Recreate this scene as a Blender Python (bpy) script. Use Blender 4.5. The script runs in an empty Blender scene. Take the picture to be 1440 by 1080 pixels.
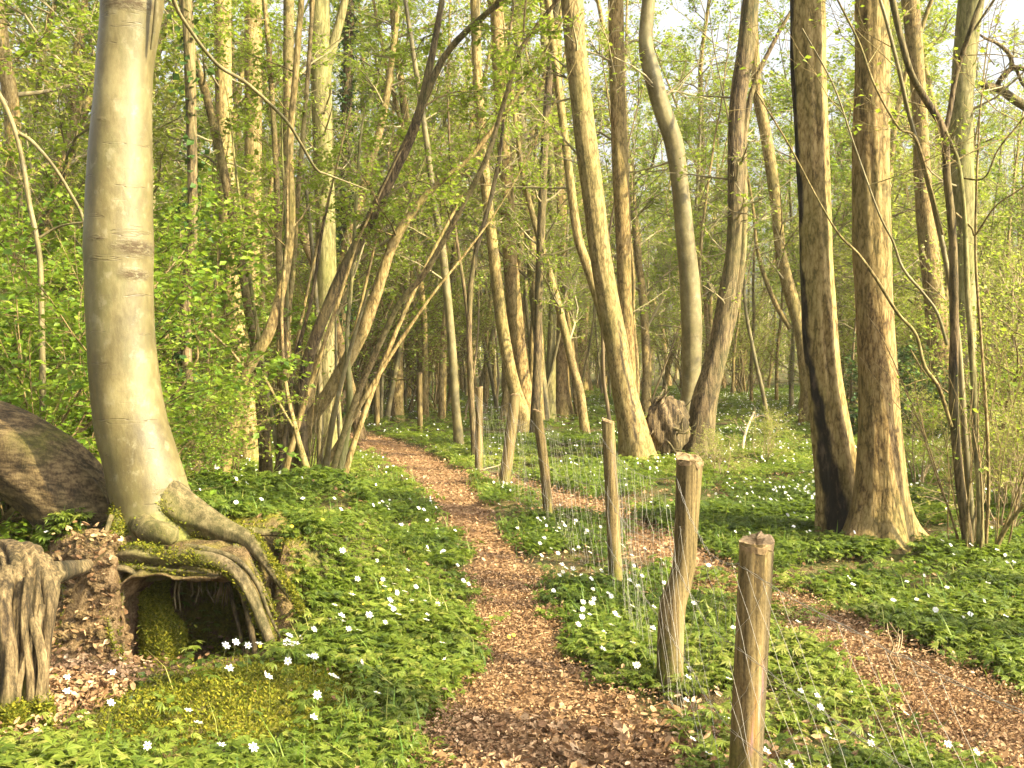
import bpy, math, random
import numpy as np
from mathutils import Vector

random.seed(11)
rng = np.random.default_rng(11)
C = bpy.context.scene.collection
sc = bpy.context.scene

# ------------------------------------------------------------------ camera frame
F, CX, CY, HC = 1455.0, 720.0, 540.0, 1.6
PITCH = math.atan(43.0 / F)
FWD = np.array([0, math.cos(PITCH), -math.sin(PITCH)])
UPV = np.array([0, math.sin(PITCH), math.cos(PITCH)])
RGT = np.array([1.0, 0, 0])
CAM = np.array([0, 0, HC])

def at(px, py, Y):
    """world point at depth Y (metres ahead) seen in direction px, py of the 1440x1080 photograph"""
    d = FWD + RGT * (px - CX) / F - UPV * (py - CY) / F
    return CAM + d * (Y / d[1])

def gnd(px, py):
    d = FWD + RGT * (px - CX) / F - UPV * (py - CY) / F
    return CAM + d * (-HC / d[2])

# ------------------------------------------------------------------ noise + terrain
_w = [(rng.normal(size=2), rng.uniform(0, 6.28)) for _ in range(40)]
def fbm(x, y, scale=1.0, k0=0):
    out = 0
    for i in range(7):
        (a, b), ph = _w[(i + k0) % 40]
        f = scale * 1.75 ** i * 0.5
        out = out + np.sin(f * (a * x + b * y) * 1.7 + ph + 1.3 * np.sin(f * 0.7 * (b * x - a * y) + ph * 2)) / 1.55 ** i
    return out / 2.2

def sstep(a, b, x):
    t = np.clip((x - a) / (b - a), 0, 1)
    return t * t * (3 - 2 * t)

def bank_mask(x, y):
    d = np.sqrt(((x + 2.05) / np.where(x > -2.05, 1.7, 1.05)) ** 2 + ((y - 6.85) / np.where(y < 6.85, 1.6, 1.9)) ** 2)
    d = d + 0.05 * fbm(x, y, 3.0, 3)
    soft = sstep(-1.25, -0.75, x)
    return 1 - sstep(0.74 - 0.34 * soft, 1.02, d)

def recess(x, y):
    wob = 0.05 * fbm(x * 2, y * 2, 3.0, 9)
    return sstep(-2.13, -2.05, x + wob) * (1 - sstep(-1.40, -1.32, x + wob)) * (1 - sstep(6.2, 6.5, y + wob))

def H(x, y, hole=True):
    x = np.asarray(x, float); y = np.asarray(y, float)
    r = np.sqrt(x * x + y * y)
    z = 0.03 * fbm(x, y, 0.8, 1) + 0.012 * fbm(x, y, 4.0, 5)
    z = z + 0.25 * sstep(28, 60, y) * (0.5 + 0.5 * fbm(x, y, 0.08, 7))
    b = bank_mask(x, y)
    top = 0.53 + 0.07 * fbm(x, y, 3.0, 11) + 0.03 * fbm(x, y, 9, 2)
    near = sstep(4.3, 5.0, y) * (1 - sstep(6.3, 7, y)) * (1 - sstep(-0.9, -0.5, x)) * sstep(-3.6, -3.0, x)
    z = z + b * top + near * (0.05 * fbm(x, y, 9, 4) + .035 * fbm(x, y, 22, 13)) * np.minimum(1, 4 * b * (1 - b) + .15)
    if hole:
        z = z - recess(x, y) * b * (top + 0.12)
    z = z + 0.15 * np.exp(-((x + 1.18) / 0.45) ** 2 - ((y - 4.66) / 0.38) ** 2)
    z = z + 0.10 * np.exp(-((x + 0.75) / 0.5) ** 2 - ((y - 5.6) / 0.6) ** 2)
    return z

def resample(P, n, k=None):
    """Catmull-Rom through the rows of P, n samples by length"""
    P = np.asarray(P, float)
    if len(P) == 2:
        t = np.linspace(0, 1, n)[:, None]
        return P[0] * (1 - t) + P[1] * t
    Q = np.vstack([2 * P[0] - P[1], P, 2 * P[-1] - P[-2]])
    out = []
    for i in range(1, len(Q) - 2):
        t = np.linspace(0, 1, 12, endpoint=False)[:, None]
        p0, p1, p2, p3 = Q[i - 1], Q[i], Q[i + 1], Q[i + 2]
        out.append(0.5 * (2 * p1 + (p2 - p0) * t + (2 * p0 - 5 * p1 + 4 * p2 - p3) * t * t + (3 * p1 - p0 - 3 * p2 + p3) * t ** 3))
    out.append(P[-1:])
    D = np.vstack(out)
    s = np.concatenate([[0], np.cumsum(np.linalg.norm(np.diff(D[:, :3], axis=0), axis=1))])
    u = np.linspace(0, s[-1], n)
    return np.stack([np.interp(u, s, D[:, j]) for j in range(D.shape[1])], axis=1)

# path and track centre lines on the ground: (x, y, half width)
def strip_line(rows):
    out = []
    for y, xl, xr in rows:
        a, b = gnd(xl, y), gnd(xr, y)
        out.append(((a[0] + b[0]) / 2, (a[1] + b[1]) / 2, abs(b[0] - a[0]) / 2))
    return np.array(out)

PATH = strip_line([(1080, 600, 950), (1000, 628, 892), (945, 668, 812), (900, 674, 792), (850, 668, 774), (800, 662, 746), (770, 652, 722),
                   (740, 634, 702), (700, 602, 674), (670, 572, 650), (650, 543, 622), (630, 506, 585), (617, 476, 540)])
PATH = np.vstack([[(0.06, -1.0, 0.5), (0.1, 2.2, 0.45), (0.13, 3.2, 0.45)], PATH, [(-3.9, 20.6, 0.5), (-5.5, 22.0, 0.5), (-8.5, 24, 0.5)]])
PATH = resample(PATH, 200)
TRACK = np.array([[2.6, 1.2, .34], [2.2, 3.2, .34]] + [[*gnd(px, py)[:2], hw] for px, py, hw in
                 [(1440, 1050, .30), (1340, 985, .30), (1235, 925, .28), (1130, 872, .28), (1050, 832, .27), (975, 795, .28), (900, 752, .27), (830, 716, .26), (765, 692, .25), (700, 674, .2), (655, 664, .12)]])
TRACK = resample(TRACK, 150)

def dist_strip(x, y, L):
    """signed distance to the strip's edge in metres (negative inside)"""
    x = np.asarray(x, float); y = np.asarray(y, float)
    best = np.full(x.shape, 1e9)
    for a in L[::2]:
        best = np.minimum(best, np.hypot(x - a[0], y - a[1]) - a[2])
    return best

# ------------------------------------------------------------------ mesh builder
class MB:
    def __init__(s):
        s.v, s.f, s.m, s.a, s.n, s.sm = [], [], [], {'rnd': [], 'msk': [], 'moss': []}, 0, []
    def add(s, v, f, mat=0, rnd=0.5, msk=0.0, moss=0.0, smooth=True):
        v = np.asarray(v, float).reshape(-1, 3); f = np.asarray(f, np.int64)
        s.v.append(v); s.f.append(f + s.n); s.m.append(np.full(len(f), mat)); s.sm.append(np.full(len(f), smooth))
        for k, q in (('rnd', rnd), ('msk', msk), ('moss', moss)):
            s.a[k].append(np.broadcast_to(np.asarray(q, float).ravel() if np.ndim(q) else q, (len(v),)))
        s.n += len(v)
    def tube(s, pts, rad, sides=6, mat=0, disp=None, rnd=None, transport=False, cap=False, msk=None, moss=None):
        pts = np.asarray(pts, float); n = len(pts)
        rad = np.broadcast_to(np.asarray(rad, float), (n,))
        t = np.gradient(pts, axis=0) if n > 2 else np.repeat((pts[1] - pts[0])[None], 2, 0)
        t /= np.linalg.norm(t, axis=1)[:, None] + 1e-12
        if transport:
            e1 = np.zeros((n, 3)); ref = np.array([1.0, 0, 0]) if abs(t[0, 0]) < 0.9 else np.array([0, 0, 1.0])
            for i in range(n):
                ref = ref - t[i] * ref.dot(t[i]); ref /= np.linalg.norm(ref); e1[i] = ref
        else:
            m = pts[-1] - pts[0]
            ref = np.array([1.0, 0, 0]) if abs(m[0]) < 0.8 * np.linalg.norm(m) else np.array([0, 0.25, 1.0])
            e1 = ref - t * (t @ ref)[:, None]; e1 /= np.linalg.norm(e1, axis=1)[:, None] + 1e-12
        e2 = np.cross(e1, t)
        th = np.linspace(0, 2 * math.pi, sides, endpoint=False)
        ss = np.concatenate([[0], np.cumsum(np.linalg.norm(np.diff(pts, axis=0), axis=1))])
        T, S = np.meshgrid(th, ss)
        R = rad[:, None] * np.ones_like(T)
        if disp is not None: R = R * disp(T, S, pts)
        V = pts[:, None, :] + R[..., None] * (np.cos(T)[..., None] * e1[:, None, :] + np.sin(T)[..., None] * e2[:, None, :])
        i, j = np.meshgrid(np.arange(n - 1), np.arange(sides), indexing='ij'); j2 = (j + 1) % sides
        Fq = np.stack([i * sides + j, (i + 1) * sides + j, (i + 1) * sides + j2, i * sides + j2], -1).reshape(-1, 4)
        mk = msk(T, S, V).ravel() if msk is not None else 0.0
        ms = moss(T, S, V).ravel() if moss is not None else 0.0
        s.add(V.reshape(-1, 3), Fq, mat, rng.random() if rnd is None else rnd, mk, ms)
        if cap:
            b = (n - 1) * sides + np.arange(sides) + s.n - n * sides
            s.v.append(pts[-1:]); 
            for k, q in (('rnd', .5), ('msk', 0.), ('moss', 0.)): s.a[k].append(np.array([q]))
            s.f.append(np.stack([np.full(sides, s.n), np.roll(b, -1), b], -1)); s.m.append(np.full(sides, cap if cap is not True else mat)); s.sm.append(np.full(sides, False)); s.n += 1
        return V
    def build(s, name, mats, parent=None, loc=None, label=None):
        me = bpy.data.meshes.new(name)
        V = np.vstack(s.v)
        off = np.array(loc if loc is not None else (parent.location if parent else (0, 0, 0)), float)
        me.vertices.add(len(V)); me.vertices.foreach_set('co', (V - off).astype(np.float32).ravel())
        tot = np.concatenate([np.full(len(f), f.shape[1]) for f in s.f]); idx = np.concatenate([f.ravel() for f in s.f])
        me.loops.add(len(idx)); me.loops.foreach_set('vertex_index', idx.astype(np.int32))
        me.polygons.add(len(tot)); me.polygons.foreach_set('loop_start', np.concatenate([[0], np.cumsum(tot)[:-1]]).astype(np.int32))
        me.polygons.foreach_set('material_index', np.concatenate(s.m).astype(np.int32))
        me.polygons.foreach_set('use_smooth', np.concatenate(s.sm).astype(bool))
        for k in s.a:
            me.attributes.new(k, 'FLOAT', 'POINT').data.foreach_set('value', np.concatenate(s.a[k]).astype(np.float32))
        for m in (mats if isinstance(mats, (list, tuple)) else [mats]): me.materials.append(m)
        me.update(calc_edges=True)
        o = bpy.data.objects.new(name, me); C.objects.link(o)
        if parent: o.parent = parent
        else: o.location = off
        if label: o['label'] = label
        return o

def thing(name, label, cat, loc=(0, 0, 0), group=None):
    o = bpy.data.objects.new(name, None); C.objects.link(o)
    o.location = [float(q) for q in loc]; o.empty_display_size = 0.2
    o['label'] = label; o['category'] = cat
    if group: o['group'] = group
    return o

def tag(o, label, cat, group=None):
    o['label'] = label; o['category'] = cat
    if group: o['group'] = group
    return o

def kind(o, k):
    o['kind'] = k; return o

def dup(root, loc, rotz, s, label=None, group=None):
    r = root.copy(); C.objects.link(r); r.location = [float(q) for q in loc]; r.rotation_euler = (0, 0, rotz); r.scale = (s, s, s)
    if label: r['label'] = label
    if group: r['group'] = group
    for ch in list(root.children):
        c = ch.copy(); C.objects.link(c); c.parent = r
    return r

# ------------------------------------------------------------------ materials
class NT:
    def __init__(s, name):
        s.mat = bpy.data.materials.new(name); s.mat.use_nodes = True; s.t = s.mat.node_tree; s.t.nodes.clear()
        s.out = s.t.nodes.new('ShaderNodeOutputMaterial')
    def n(s, typ, **kw):
        x = s.t.nodes.new(typ)
        for k, v in kw.items():
            if k in x.inputs: s.set(x, k, v)
            else: setattr(x, k, v)
        return x
    def set(s, x, k, v):
        if hasattr(v, 'is_linked') or isinstance(v, bpy.types.NodeSocket): s.t.links.new(v, x.inputs[k])
        else: x.inputs[k].default_value = v
    def ramp(s, fac, stops, interp='LINEAR'):
        r = s.t.nodes.new('ShaderNodeValToRGB'); r.color_ramp.interpolation = interp
        e = r.color_ramp.elements
        while len(e) < len(stops): e.new(0.5)
        for q, (p, c) in zip(e, stops):
            q.position = p; q.color = (*c, 1) if len(c) == 3 else c
        s.t.links.new(fac, r.inputs[0]); return r.outputs[0]
    def noise(s, scale, detail=6, stretch=(1, 1, 1), rough=.6, coord='Object', dist=0.0):
        tc = s.n('ShaderNodeTexCoord'); mp = s.n('ShaderNodeMapping'); s.t.links.new(tc.outputs[coord], mp.inputs[0]); mp.inputs['Scale'].default_value = stretch
        x = s.t.nodes.new('ShaderNodeTexNoise'); s.t.links.new(mp.outputs[0], x.inputs['Vector'])
        x.inputs['Scale'].default_value = scale; x.inputs['Detail'].default_value = detail; x.inputs['Roughness'].default_value = rough; x.inputs['Distortion'].default_value = dist
        return x.outputs[0]
    def voronoi(s, scale, stretch=(1, 1, 1), feature='F1', out=0, coord='Object'):
        tc = s.n('ShaderNodeTexCoord'); mp = s.n('ShaderNodeMapping'); s.t.links.new(tc.outputs[coord], mp.inputs[0]); mp.inputs['Scale'].default_value = stretch
        x = s.t.nodes.new('ShaderNodeTexVoronoi'); x.feature = feature; s.t.links.new(mp.outputs[0], x.inputs['Vector']); x.inputs['Scale'].default_value = scale
        return x.outputs[out]
    def mix(s, fac, a, b, blend='MIX'):
        x = s.t.nodes.new('ShaderNodeMix'); x.data_type = 'RGBA'; x.blend_type = blend
        for i, v in ((0, fac), (6, a), (7, b)):
            if isinstance(v, bpy.types.NodeSocket): s.t.links.new(v, x.inputs[i])
            else: x.inputs[i].default_value = v if i == 0 else (*v, 1)
        return x.outputs[2]
    def math(s, op, a, b=0.0, clamp=False):
        x = s.t.nodes.new('ShaderNodeMath'); x.operation = op; x.use_clamp = clamp
        for i, v in ((0, a), (1, b)):
            if isinstance(v, bpy.types.NodeSocket): s.t.links.new(v, x.inputs[i])
            else: x.inputs[i].default_value = v
        return x.outputs[0]
    def attr(s, name):
        x = s.t.nodes.new('ShaderNodeAttribute'); x.attribute_name = name; return x.outputs['Fac']
    def rand(s):
        return s.t.nodes.new('ShaderNodeObjectInfo').outputs['Random']
    def bump(s, h, strength=.5, dist=.01):
        x = s.t.nodes.new('ShaderNodeBump'); s.t.links.new(h, x.inputs['Height']); x.inputs['Strength'].default_value = strength; x.inputs['Distance'].default_value = dist
        return x.outputs[0]
    def pbr(s, col, rough=.85, normal=None, spec=.3):
        p = s.t.nodes.new('ShaderNodeBsdfPrincipled')
        for k, v in (('Base Color', col), ('Roughness', rough), ('Specular IOR Level', spec), ('Normal', normal)):
            if v is None: continue
            if isinstance(v, bpy.types.NodeSocket): s.t.links.new(v, p.inputs[k])
            else: p.inputs[k].default_value = (*v, 1) if k == 'Base Color' else v
        s.t.links.new(p.outputs[0], s.out.inputs[0]); return p

MOSSC = [(0.25, (.02, .028, .004)), (.5, (.075, .08, .009)), (.8, (.17, .15, .025))]

def bark(name, dark, mid, light, scale=9, stretch=.18, strength=.6, rough=.85, algae=.35, alg_col=(.13, .14, .035), spec=.25, mskcol=(.016, .011, .007), vor=.55, ax=2):
    m = NT(name)
    st3 = [1, 1, 1]; st3[ax] = stretch; st4 = [1, 1, 1]; st4[ax] = stretch * .8
    n1 = m.noise(scale, 7, st3, .65)
    n2 = m.noise(1.6, 4, (1, 1, .5))
    n3 = m.noise(scale * 5, 4, (1, 1, .5))
    v = m.voronoi(scale * 1.9, st4, 'DISTANCE_TO_EDGE')
    h = m.math('ADD', m.math('MULTIPLY', n1, 1.0), m.math('MULTIPLY', v, vor))
    col = m.ramp(m.math('ADD', m.math('MULTIPLY', h, .62), m.math('MULTIPLY', n3, .25)), [(.385, dark), (.47, mid), (.565, light)])
    col = m.mix(m.math('MULTIPLY', m.ramp(n2, [(.42, (0, 0, 0)), (.68, (1, 1, 1))]), algae), col, alg_col)
    r = m.math('ADD', m.math('MULTIPLY', m.rand(), .3), .85)
    col = m.mix(1.0, col, m.t.nodes.new('ShaderNodeCombineColor').outputs[0], 'MULTIPLY') if False else col
    hs = m.t.nodes.new('ShaderNodeHueSaturation'); m.t.links.new(col, hs.inputs['Color']); m.t.links.new(r, hs.inputs['Value']); col = hs.outputs[0]
    col = m.mix(m.attr('msk'), col, m.ramp(n1, [(.4, tuple(q * .5 for q in mskcol)), (.52, mskcol), (.66, tuple(min(q * 5, 1) if q < .1 else q * 1.3 for q in mskcol))]))
    mossn = m.ramp(m.noise(40, 4), MOSSC)
    col = m.mix(m.math('MULTIPLY', m.attr('moss'), m.ramp(m.noise(14, 5), [(.35, (0, 0, 0)), (.5, (1, 1, 1))]), True), col, mossn)
    m.pbr(col, rough, m.bump(m.math('ADD', h, m.math('MULTIPLY', n3, .3)), strength, .012), spec)
    return m.mat

def smooth_bark(name, a, b, c, spec=.5, rough=.48, lines=True):
    """smooth beech bark: pale, thin dark horizontal lines, brown branch scars where msk is set, moss at the foot"""
    m = NT(name)
    n1 = m.noise(3.2, 7, (1, 1, .7), .68); n2 = m.noise(30, 6, (1, 1, .5), .68); n3 = m.noise(90, 3, (1, 1, 1))
    col = m.ramp(m.math('ADD', m.math('MULTIPLY', n1, .7), m.math('MULTIPLY', n2, .3)), [(.38, a), (.5, b), (.62, c)])
    ln = m.noise(1.0, 3, (2.2, 2.2, 22), .5)
    lm = m.ramp(ln, [(.655, (0, 0, 0)), (.67, (1, 1, 1)), (.69, (0, 0, 0))])
    ln2 = m.noise(1.0, 2, (9, 9, 70), .5)
    lm2 = m.ramp(ln2, [(.66, (0, 0, 0)), (.72, (1, 1, 1))])
    al = m.ramp(m.noise(5, 6, (1, 1, .35), .7, dist=.6), [(.5, (0, 0, 0)), (.66, (1, 1, 1))]); col = m.mix(m.math('MULTIPLY', al, .45), col, (.085, .085, .028))
    col = m.mix(m.math('MULTIPLY', m.ramp(m.noise(11, 6, (1, 1, .8), .7), [(.56, (0, 0, 0)), (.64, (1, 1, 1))]), .35), col, (.26, .235, .15))
    col = m.mix(m.math('MULTIPLY', lm, .6 if lines else .25), col, (.045, .03, .014))
    col = m.mix(m.math('MULTIPLY', lm2, .4), col, (.1, .075, .04))
    col = m.mix(m.math('MULTIPLY', m.ramp(m.noise(60, 4, (1, 1, 1.6), .65), [(.57, (0, 0, 0)), (.68, (1, 1, 1))]), .4), col, (.12, .1, .05))
    sc_ = m.math('MULTIPLY', m.attr('msk'), m.ramp(m.noise(22, 7, (1, 1, 2.2), .7), [(.40, (.15, .15, .15)), (.52, (1, 1, 1))]), True)
    col = m.mix(sc_, col, (.05, .032, .011))
    col = m.mix(m.math('MULTIPLY', m.attr('moss'), m.ramp(m.noise(14, 5), [(.38, (0, 0, 0)), (.52, (1, 1, 1))]), True), col, m.ramp(m.noise(40, 4), MOSSC))
    hgt = m.math('ADD', m.math('SUBTRACT', m.math('MULTIPLY', n2, .5), m.math('MULTIPLY', lm, .6)), m.math('MULTIPLY', m.math('MULTIPLY', sc_, m.noise(30, 5)), 2.5))
    rg = m.math('ADD', m.math('MULTIPLY', m.math('ADD', m.attr('moss'), sc_), .35), m.math('ADD', m.math('MULTIPLY', n2, .2), rough - .1), True)
    m.pbr(col, rg, m.bump(hgt, .45, .008), spec)
    return m.mat

def leafmat(name, stops, trans=.4, tcol=(.35, .45, .04), rough=.5, spec=.35):
    m = NT(name)
    col = m.ramp(m.attr('rnd'), stops)
    p = m.pbr(col, rough, None, spec)
    tr = m.t.nodes.new('ShaderNodeBsdfTranslucent')
    m.t.links.new(m.mix(.55, col, tcol), tr.inputs[0])
    mx = m.t.nodes.new('ShaderNodeMixShader'); mx.inputs[0].default_value = trans
    m.t.links.new(p.outputs[0], mx.inputs[1]); m.t.links.new(tr.outputs[0], mx.inputs[2]); m.t.links.new(mx.outputs[0], m.out.inputs[0])
    return m.mat

def flat(name, stops, scale=20, rough=.8, spec=.2, use='noise', bump=.3):
    m = NT(name)
    n = m.attr('rnd') if use == 'rnd' else m.noise(scale, 6)
    m.pbr(m.ramp(n, stops), rough, m.bump(m.noise(scale * 2, 5), bump, .01) if bump else None, spec)
    return m.mat

M = {}
M['beech'] = smooth_bark('beech_bark', (.065, .051, .019), (.112, .09, .035), (.175, .147, .066))
M['pale'] = smooth_bark('pale_bark', (.075, .060, .025), (.14, .114, .05), (.215, .18, .088), .3, .65, False)
M['brown'] = bark('brown_bark', (.06, .036, .013), (.178, .116, .043), (.265, .185, .08), 17, .33, .85)
M['tan'] = bark('tan_bark', (.075, .05, .017), (.20, .138, .052), (.295, .22, .095), 16, .36, .7, algae=.4, alg_col=(.14, .14, .035))
M['dark'] = bark('dark_bark', (.022, .015, .008), (.085, .058, .028), (.17, .12, .06), 18, .2, .9)
M['hazel'] = bark('hazel_bark', (.055, .037, .014), (.17, .118, .048), (.25, .19, .088), 20, .6, .4, algae=.4, vor=.3)
M['mossy'] = bark('mossy_bark', (.055, .046, .018), (.15, .125, .052), (.23, .195, .092), 12, .25, .5, algae=.75, alg_col=(.13, .135, .032))
M['log'] = bark('log_bark', (.02, .013, .006), (.075, .05, .022), (.15, .108, .05), 18, .35, 1.0, algae=.4, alg_col=(.06, .065, .016), ax=0, vor=.3)
M['root'] = bark('root_bark', (.035, .025, .012), (.10, .073, .036), (.175, .135, .075), 26, .6, .6, algae=.3, vor=.1)
M['stump'] = bark('stump_wood', (.018, .011, .005), (.085, .058, .027), (.19, .138, .07), 22, .09, 1.0, algae=.3, alg_col=(.07, .07, .025), vor=.25)
M['post'] = bark('post_wood', (.05, .033, .013), (.135, .094, .038), (.215, .158, .072), 26, .07, .5, algae=.5, alg_col=(.115, .10, .03), mskcol=(.26, .15, .05), vor=.4)
M['cutend'] = flat('cut_wood', [(.3, (.10, .065, .03)), (.7, (.30, .21, .11))], 40)
M['twig'] = flat('twig_bark', [(.0, (.12, .095, .05)), (1, (.32, .27, .15))], use='rnd', bump=0)
M['dead'] = flat('dead_twig', [(.0, (.18, .13, .07)), (1, (.38, .3, .18))], use='rnd', bump=0)
LF = {}
LF['spring'] = leafmat('spring_leaf', [(0, (.11, .17, .013)), (.5, (.18, .25, .02)), (1, (.27, .31, .035))], .5)
LF['green'] = leafmat('green_leaf', [(0, (.06, .13, .010)), (.5, (.13, .21, .015)), (1, (.22, .28, .03))], .45)
LF['ivy'] = leafmat('ivy_leaf', [(0, (.012, .035, .006)), (.6, (.03, .07, .012)), (1, (.07, .12, .02))], .15, rough=.6, spec=.25)
LF['far'] = leafmat('far_leaf', [(0, (.17, .2, .025)), (.5, (.25, .26, .045)), (1, (.34, .32, .09))], .52)  # paler leaf colour with the brightness of hazy distance put into it
M['anem'] = leafmat('anemone_leaf', [(0, (.032, .056, .009)), (.35, (.085, .128, .014)), (.7, (.155, .195, .023)), (1, (.26, .255, .06))], .44, (.3, .42, .04), .5)
M['grass'] = leafmat('grass_blade', [(0, (.05, .12, .014)), (.6, (.12, .2, .02)), (1, (.28, .26, .07))], .35)
M['petal'] = leafmat('white_petal', [(0, (.72, .68, .74)), (.12, (.8, .66, .76)), (.2, (.68, .68, .65)), (1, (.72, .72, .69))], .3, (.8, .8, .75))
M['stamen'] = flat('yellow_stamen', [(0, (.6, .45, .05)), (1, (.7, .55, .08))], use='rnd', bump=0)
M['yellow'] = leafmat('yellow_petal', [(0, (.65, .5, .02)), (1, (.75, .6, .04))], .2, (.7, .6, .05))
M['litter'] = leafmat('dead_leaf', [(0, (.095, .05, .023)), (.3, (.19, .11, .053)), (.6, (.30, .19, .098)), (.86, (.42, .285, .16)), (1, (.55, .42, .27))], .12, (.4, .2, .08), .75, .2)
M['wire'] = None
m = NT('galvanised_wire'); p_ = m.pbr((.27, .25, .21), .6); p_.inputs['Metallic'].default_value = .4; M['wire'] = m.mat

# ground: soil with leaf crumbs, moss where the moss attribute says so
m = NT('forest_soil')
n1 = m.noise(1.3, 6, coord='Object'); n2 = m.noise(22, 7, coord='Object'); n3 = m.noise(90, 4, coord='Object')
soil = m.ramp(m.math('ADD', m.math('MULTIPLY', n2, .6), m.math('MULTIPLY', n3, .4)), [(.3, (.035, .022, .012)), (.5, (.11, .066, .034)), (.68, (.22, .14, .075))])
green = m.ramp(n2, [(.3, (.02, .04, .006)), (.55, (.05, .08, .012)), (.75, (.12, .11, .03))])
mossc = m.ramp(m.math('ADD', m.math('MULTIPLY', n2, .5), m.math('MULTIPLY', n3, .5)), [(.32, (.035, .04, .005)), (.5, (.12, .115, .012)), (.7, (.22, .18, .03))])
col = m.mix(m.ramp(n1, [(.4, (.2, .2, .2)), (.6, (.85, .85, .85))]), soil, green)
col = m.mix(m.attr('msk'), col, soil)
earth = m.ramp(m.math('ADD', m.math('MULTIPLY', n2, .7), m.math('MULTIPLY', n3, .3)), [(.34, (.035, .02, .009)), (.48, (.12, .076, .036)), (.62, (.24, .165, .085))])
col = m.mix(m.attr('rnd'), col, earth)
col = m.mix(m.math('MULTIPLY', m.attr('moss'), m.ramp(m.noise(9, 5), [(.36, (0, 0, 0)), (.5, (1, 1, 1))]), True), col, mossc)
m.pbr(col, .95, m.bump(m.math('ADD', n2, m.math('MULTIPLY', n3, .6)), .9, .03), .15)
M['soil'] = m.mat
m = NT('leaf_litter_path')
v1 = m.voronoi(38, (1, 1, 1), 'F1', 1); v2 = m.voronoi(38, (1, 1, 1), 'F1', 0); n2 = m.noise(60, 5); n4 = m.noise(2.0, 5)
sepc = m.t.nodes.new('ShaderNodeSeparateColor'); m.t.links.new(v1, sepc.inputs[0])
col = m.ramp(m.math('ADD', m.math('MULTIPLY', sepc.outputs[0], .6), m.math('MULTIPLY', n2, .4)), [(.2, (.09, .048, .022)), (.5, (.21, .12, .058)), (.8, (.37, .235, .125))])
col = m.mix(m.ramp(n4, [(.4, (0, 0, 0)), (.65, (.6, .6, .6))]), col, (.10, .055, .03))
m.pbr(col, .9, m.bump(m.math('ADD', v2, n2), .8, .02), .15)
M['path'] = m.mat

# ------------------------------------------------------------------ leaf helpers
def leaf_quads(mb, P, size, mat=1, tilt=1.0, aspect=.36, rnd=None, droop=.25, jit=.35, fold=.25):
    P = np.asarray(P, float).reshape(-1, 3); n = len(P)
    if n == 0: return
    l = size * (1 + 1.5 * jit * rng.uniform(-1, 1, n))
    yaw = rng.uniform(0, 2 * math.pi, n)
    a = np.stack([np.cos(yaw), np.sin(yaw), rng.normal(-droop, .35, n)], 1); a /= np.linalg.norm(a, axis=1)[:, None]
    up = np.stack([rng.normal(0, tilt * .6, n), rng.normal(0, tilt * .6, n), np.ones(n)], 1)
    b = np.cross(up, a); b /= np.linalg.norm(b, axis=1)[:, None] + 1e-9
    nn = np.cross(a, b)
    w = l * aspect
    mid = P + a * (l * .45)[:, None]
    lf = nn * (w * fold)[:, None]
    V = np.stack([P, mid + b * w[:, None] + lf, P + a * l[:, None], mid - b * w[:, None] + lf], 1).reshape(-1, 3)
    Fq = np.arange(4 * n).reshape(n, 4)
    r = rng.random(n) if rnd is None else np.clip(np.broadcast_to(rnd, (n,)) + rng.normal(0, .22, n), 0, 1)
    mb.add(V, Fq, mat, np.repeat(r, 4), smooth=False)

def unit(v):
    return v / (np.linalg.norm(v) + 1e-12)

def rot_dir(d, ang):
    ax = unit(np.cross(d, rng.normal(size=3)))
    return unit(d * math.cos(ang) + ax * math.sin(ang))

class Par:
    def __init__(s, **k):
        s.seg, s.wander, s.up, s.levels, s.nch, s.ang, s.leafden, s.leafsize, s.lr, s.leaflevel, s.tl, s.minr = .25, .16, .05, 2, (7, 5, 0), .8, 14, .05, .58, 1, (.3, 1), .0022
        s.__dict__.update(k)

def grow(W, Lp, p, d, length, r, level, P, mat=0):
    n = max(4, int(length / P.seg) + 1)
    pts = [np.asarray(p, float)]; st = length / (n - 1); ds = [d]
    for i in range(n - 1):
        d = unit(d + rng.normal(0, P.wander, 3) + np.array([0, 0, P.up]))
        pts.append(pts[-1] + d * st); ds.append(d)
    pts = np.array(pts); rad = np.maximum(np.linspace(r, r * .3, n), P.minr)
    W.tube(pts, rad, max(3, 6 - level - (r < .012)), mat)
    if level < P.levels:
        for c in range(P.nch[level]):
            t = rng.uniform(*P.tl); i = min(int(t * (n - 1)), n - 1)
            grow(W, Lp, pts[i], rot_dir(ds[i], P.ang * rng.uniform(.6, 1.25)), length * P.lr * rng.uniform(.6, 1.15) * (1.15 - .5 * t), rad[i] * .62, level + 1, P, mat)
    if level >= P.leaflevel and P.leafden > 0:
        k = rng.poisson(length * P.leafden)
        t = rng.uniform(.15, 1, k) * (n - 1)
        i = np.minimum(t.astype(int), n - 2); f = (t - i)[:, None]
        Lp.append(pts[i] * (1 - f) + pts[i + 1] * f + rng.normal(0, P.leafsize * .5, (k, 3)))
    return pts, rad, ds

def ridges(amp, kmin=5, kmax=14, seed=0, vert=.6):
    r = np.random.default_rng(seed)
    ks = r.integers(kmin, kmax, 6); ph = r.uniform(0, 6.28, 6); fr = r.uniform(.4, 1.6, 6) * vert; ph2 = r.uniform(0, 6.28, 6)
    def f(T, S, pts):
        o = 0
        for k, a, b, c in zip(ks, ph, fr, ph2):
            o = o + np.sin(k * T + a + 1.6 * np.sin(b * S * 3 + c))
        o2 = sum(np.sin(k * T * 1 + 2.3 * S * b * 4 + c) for k, b, c in zip((1, 2, 3), fr, ph2)) / 3
        return 1 + amp * o / 3 + amp * .6 * o2
    return f

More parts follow.
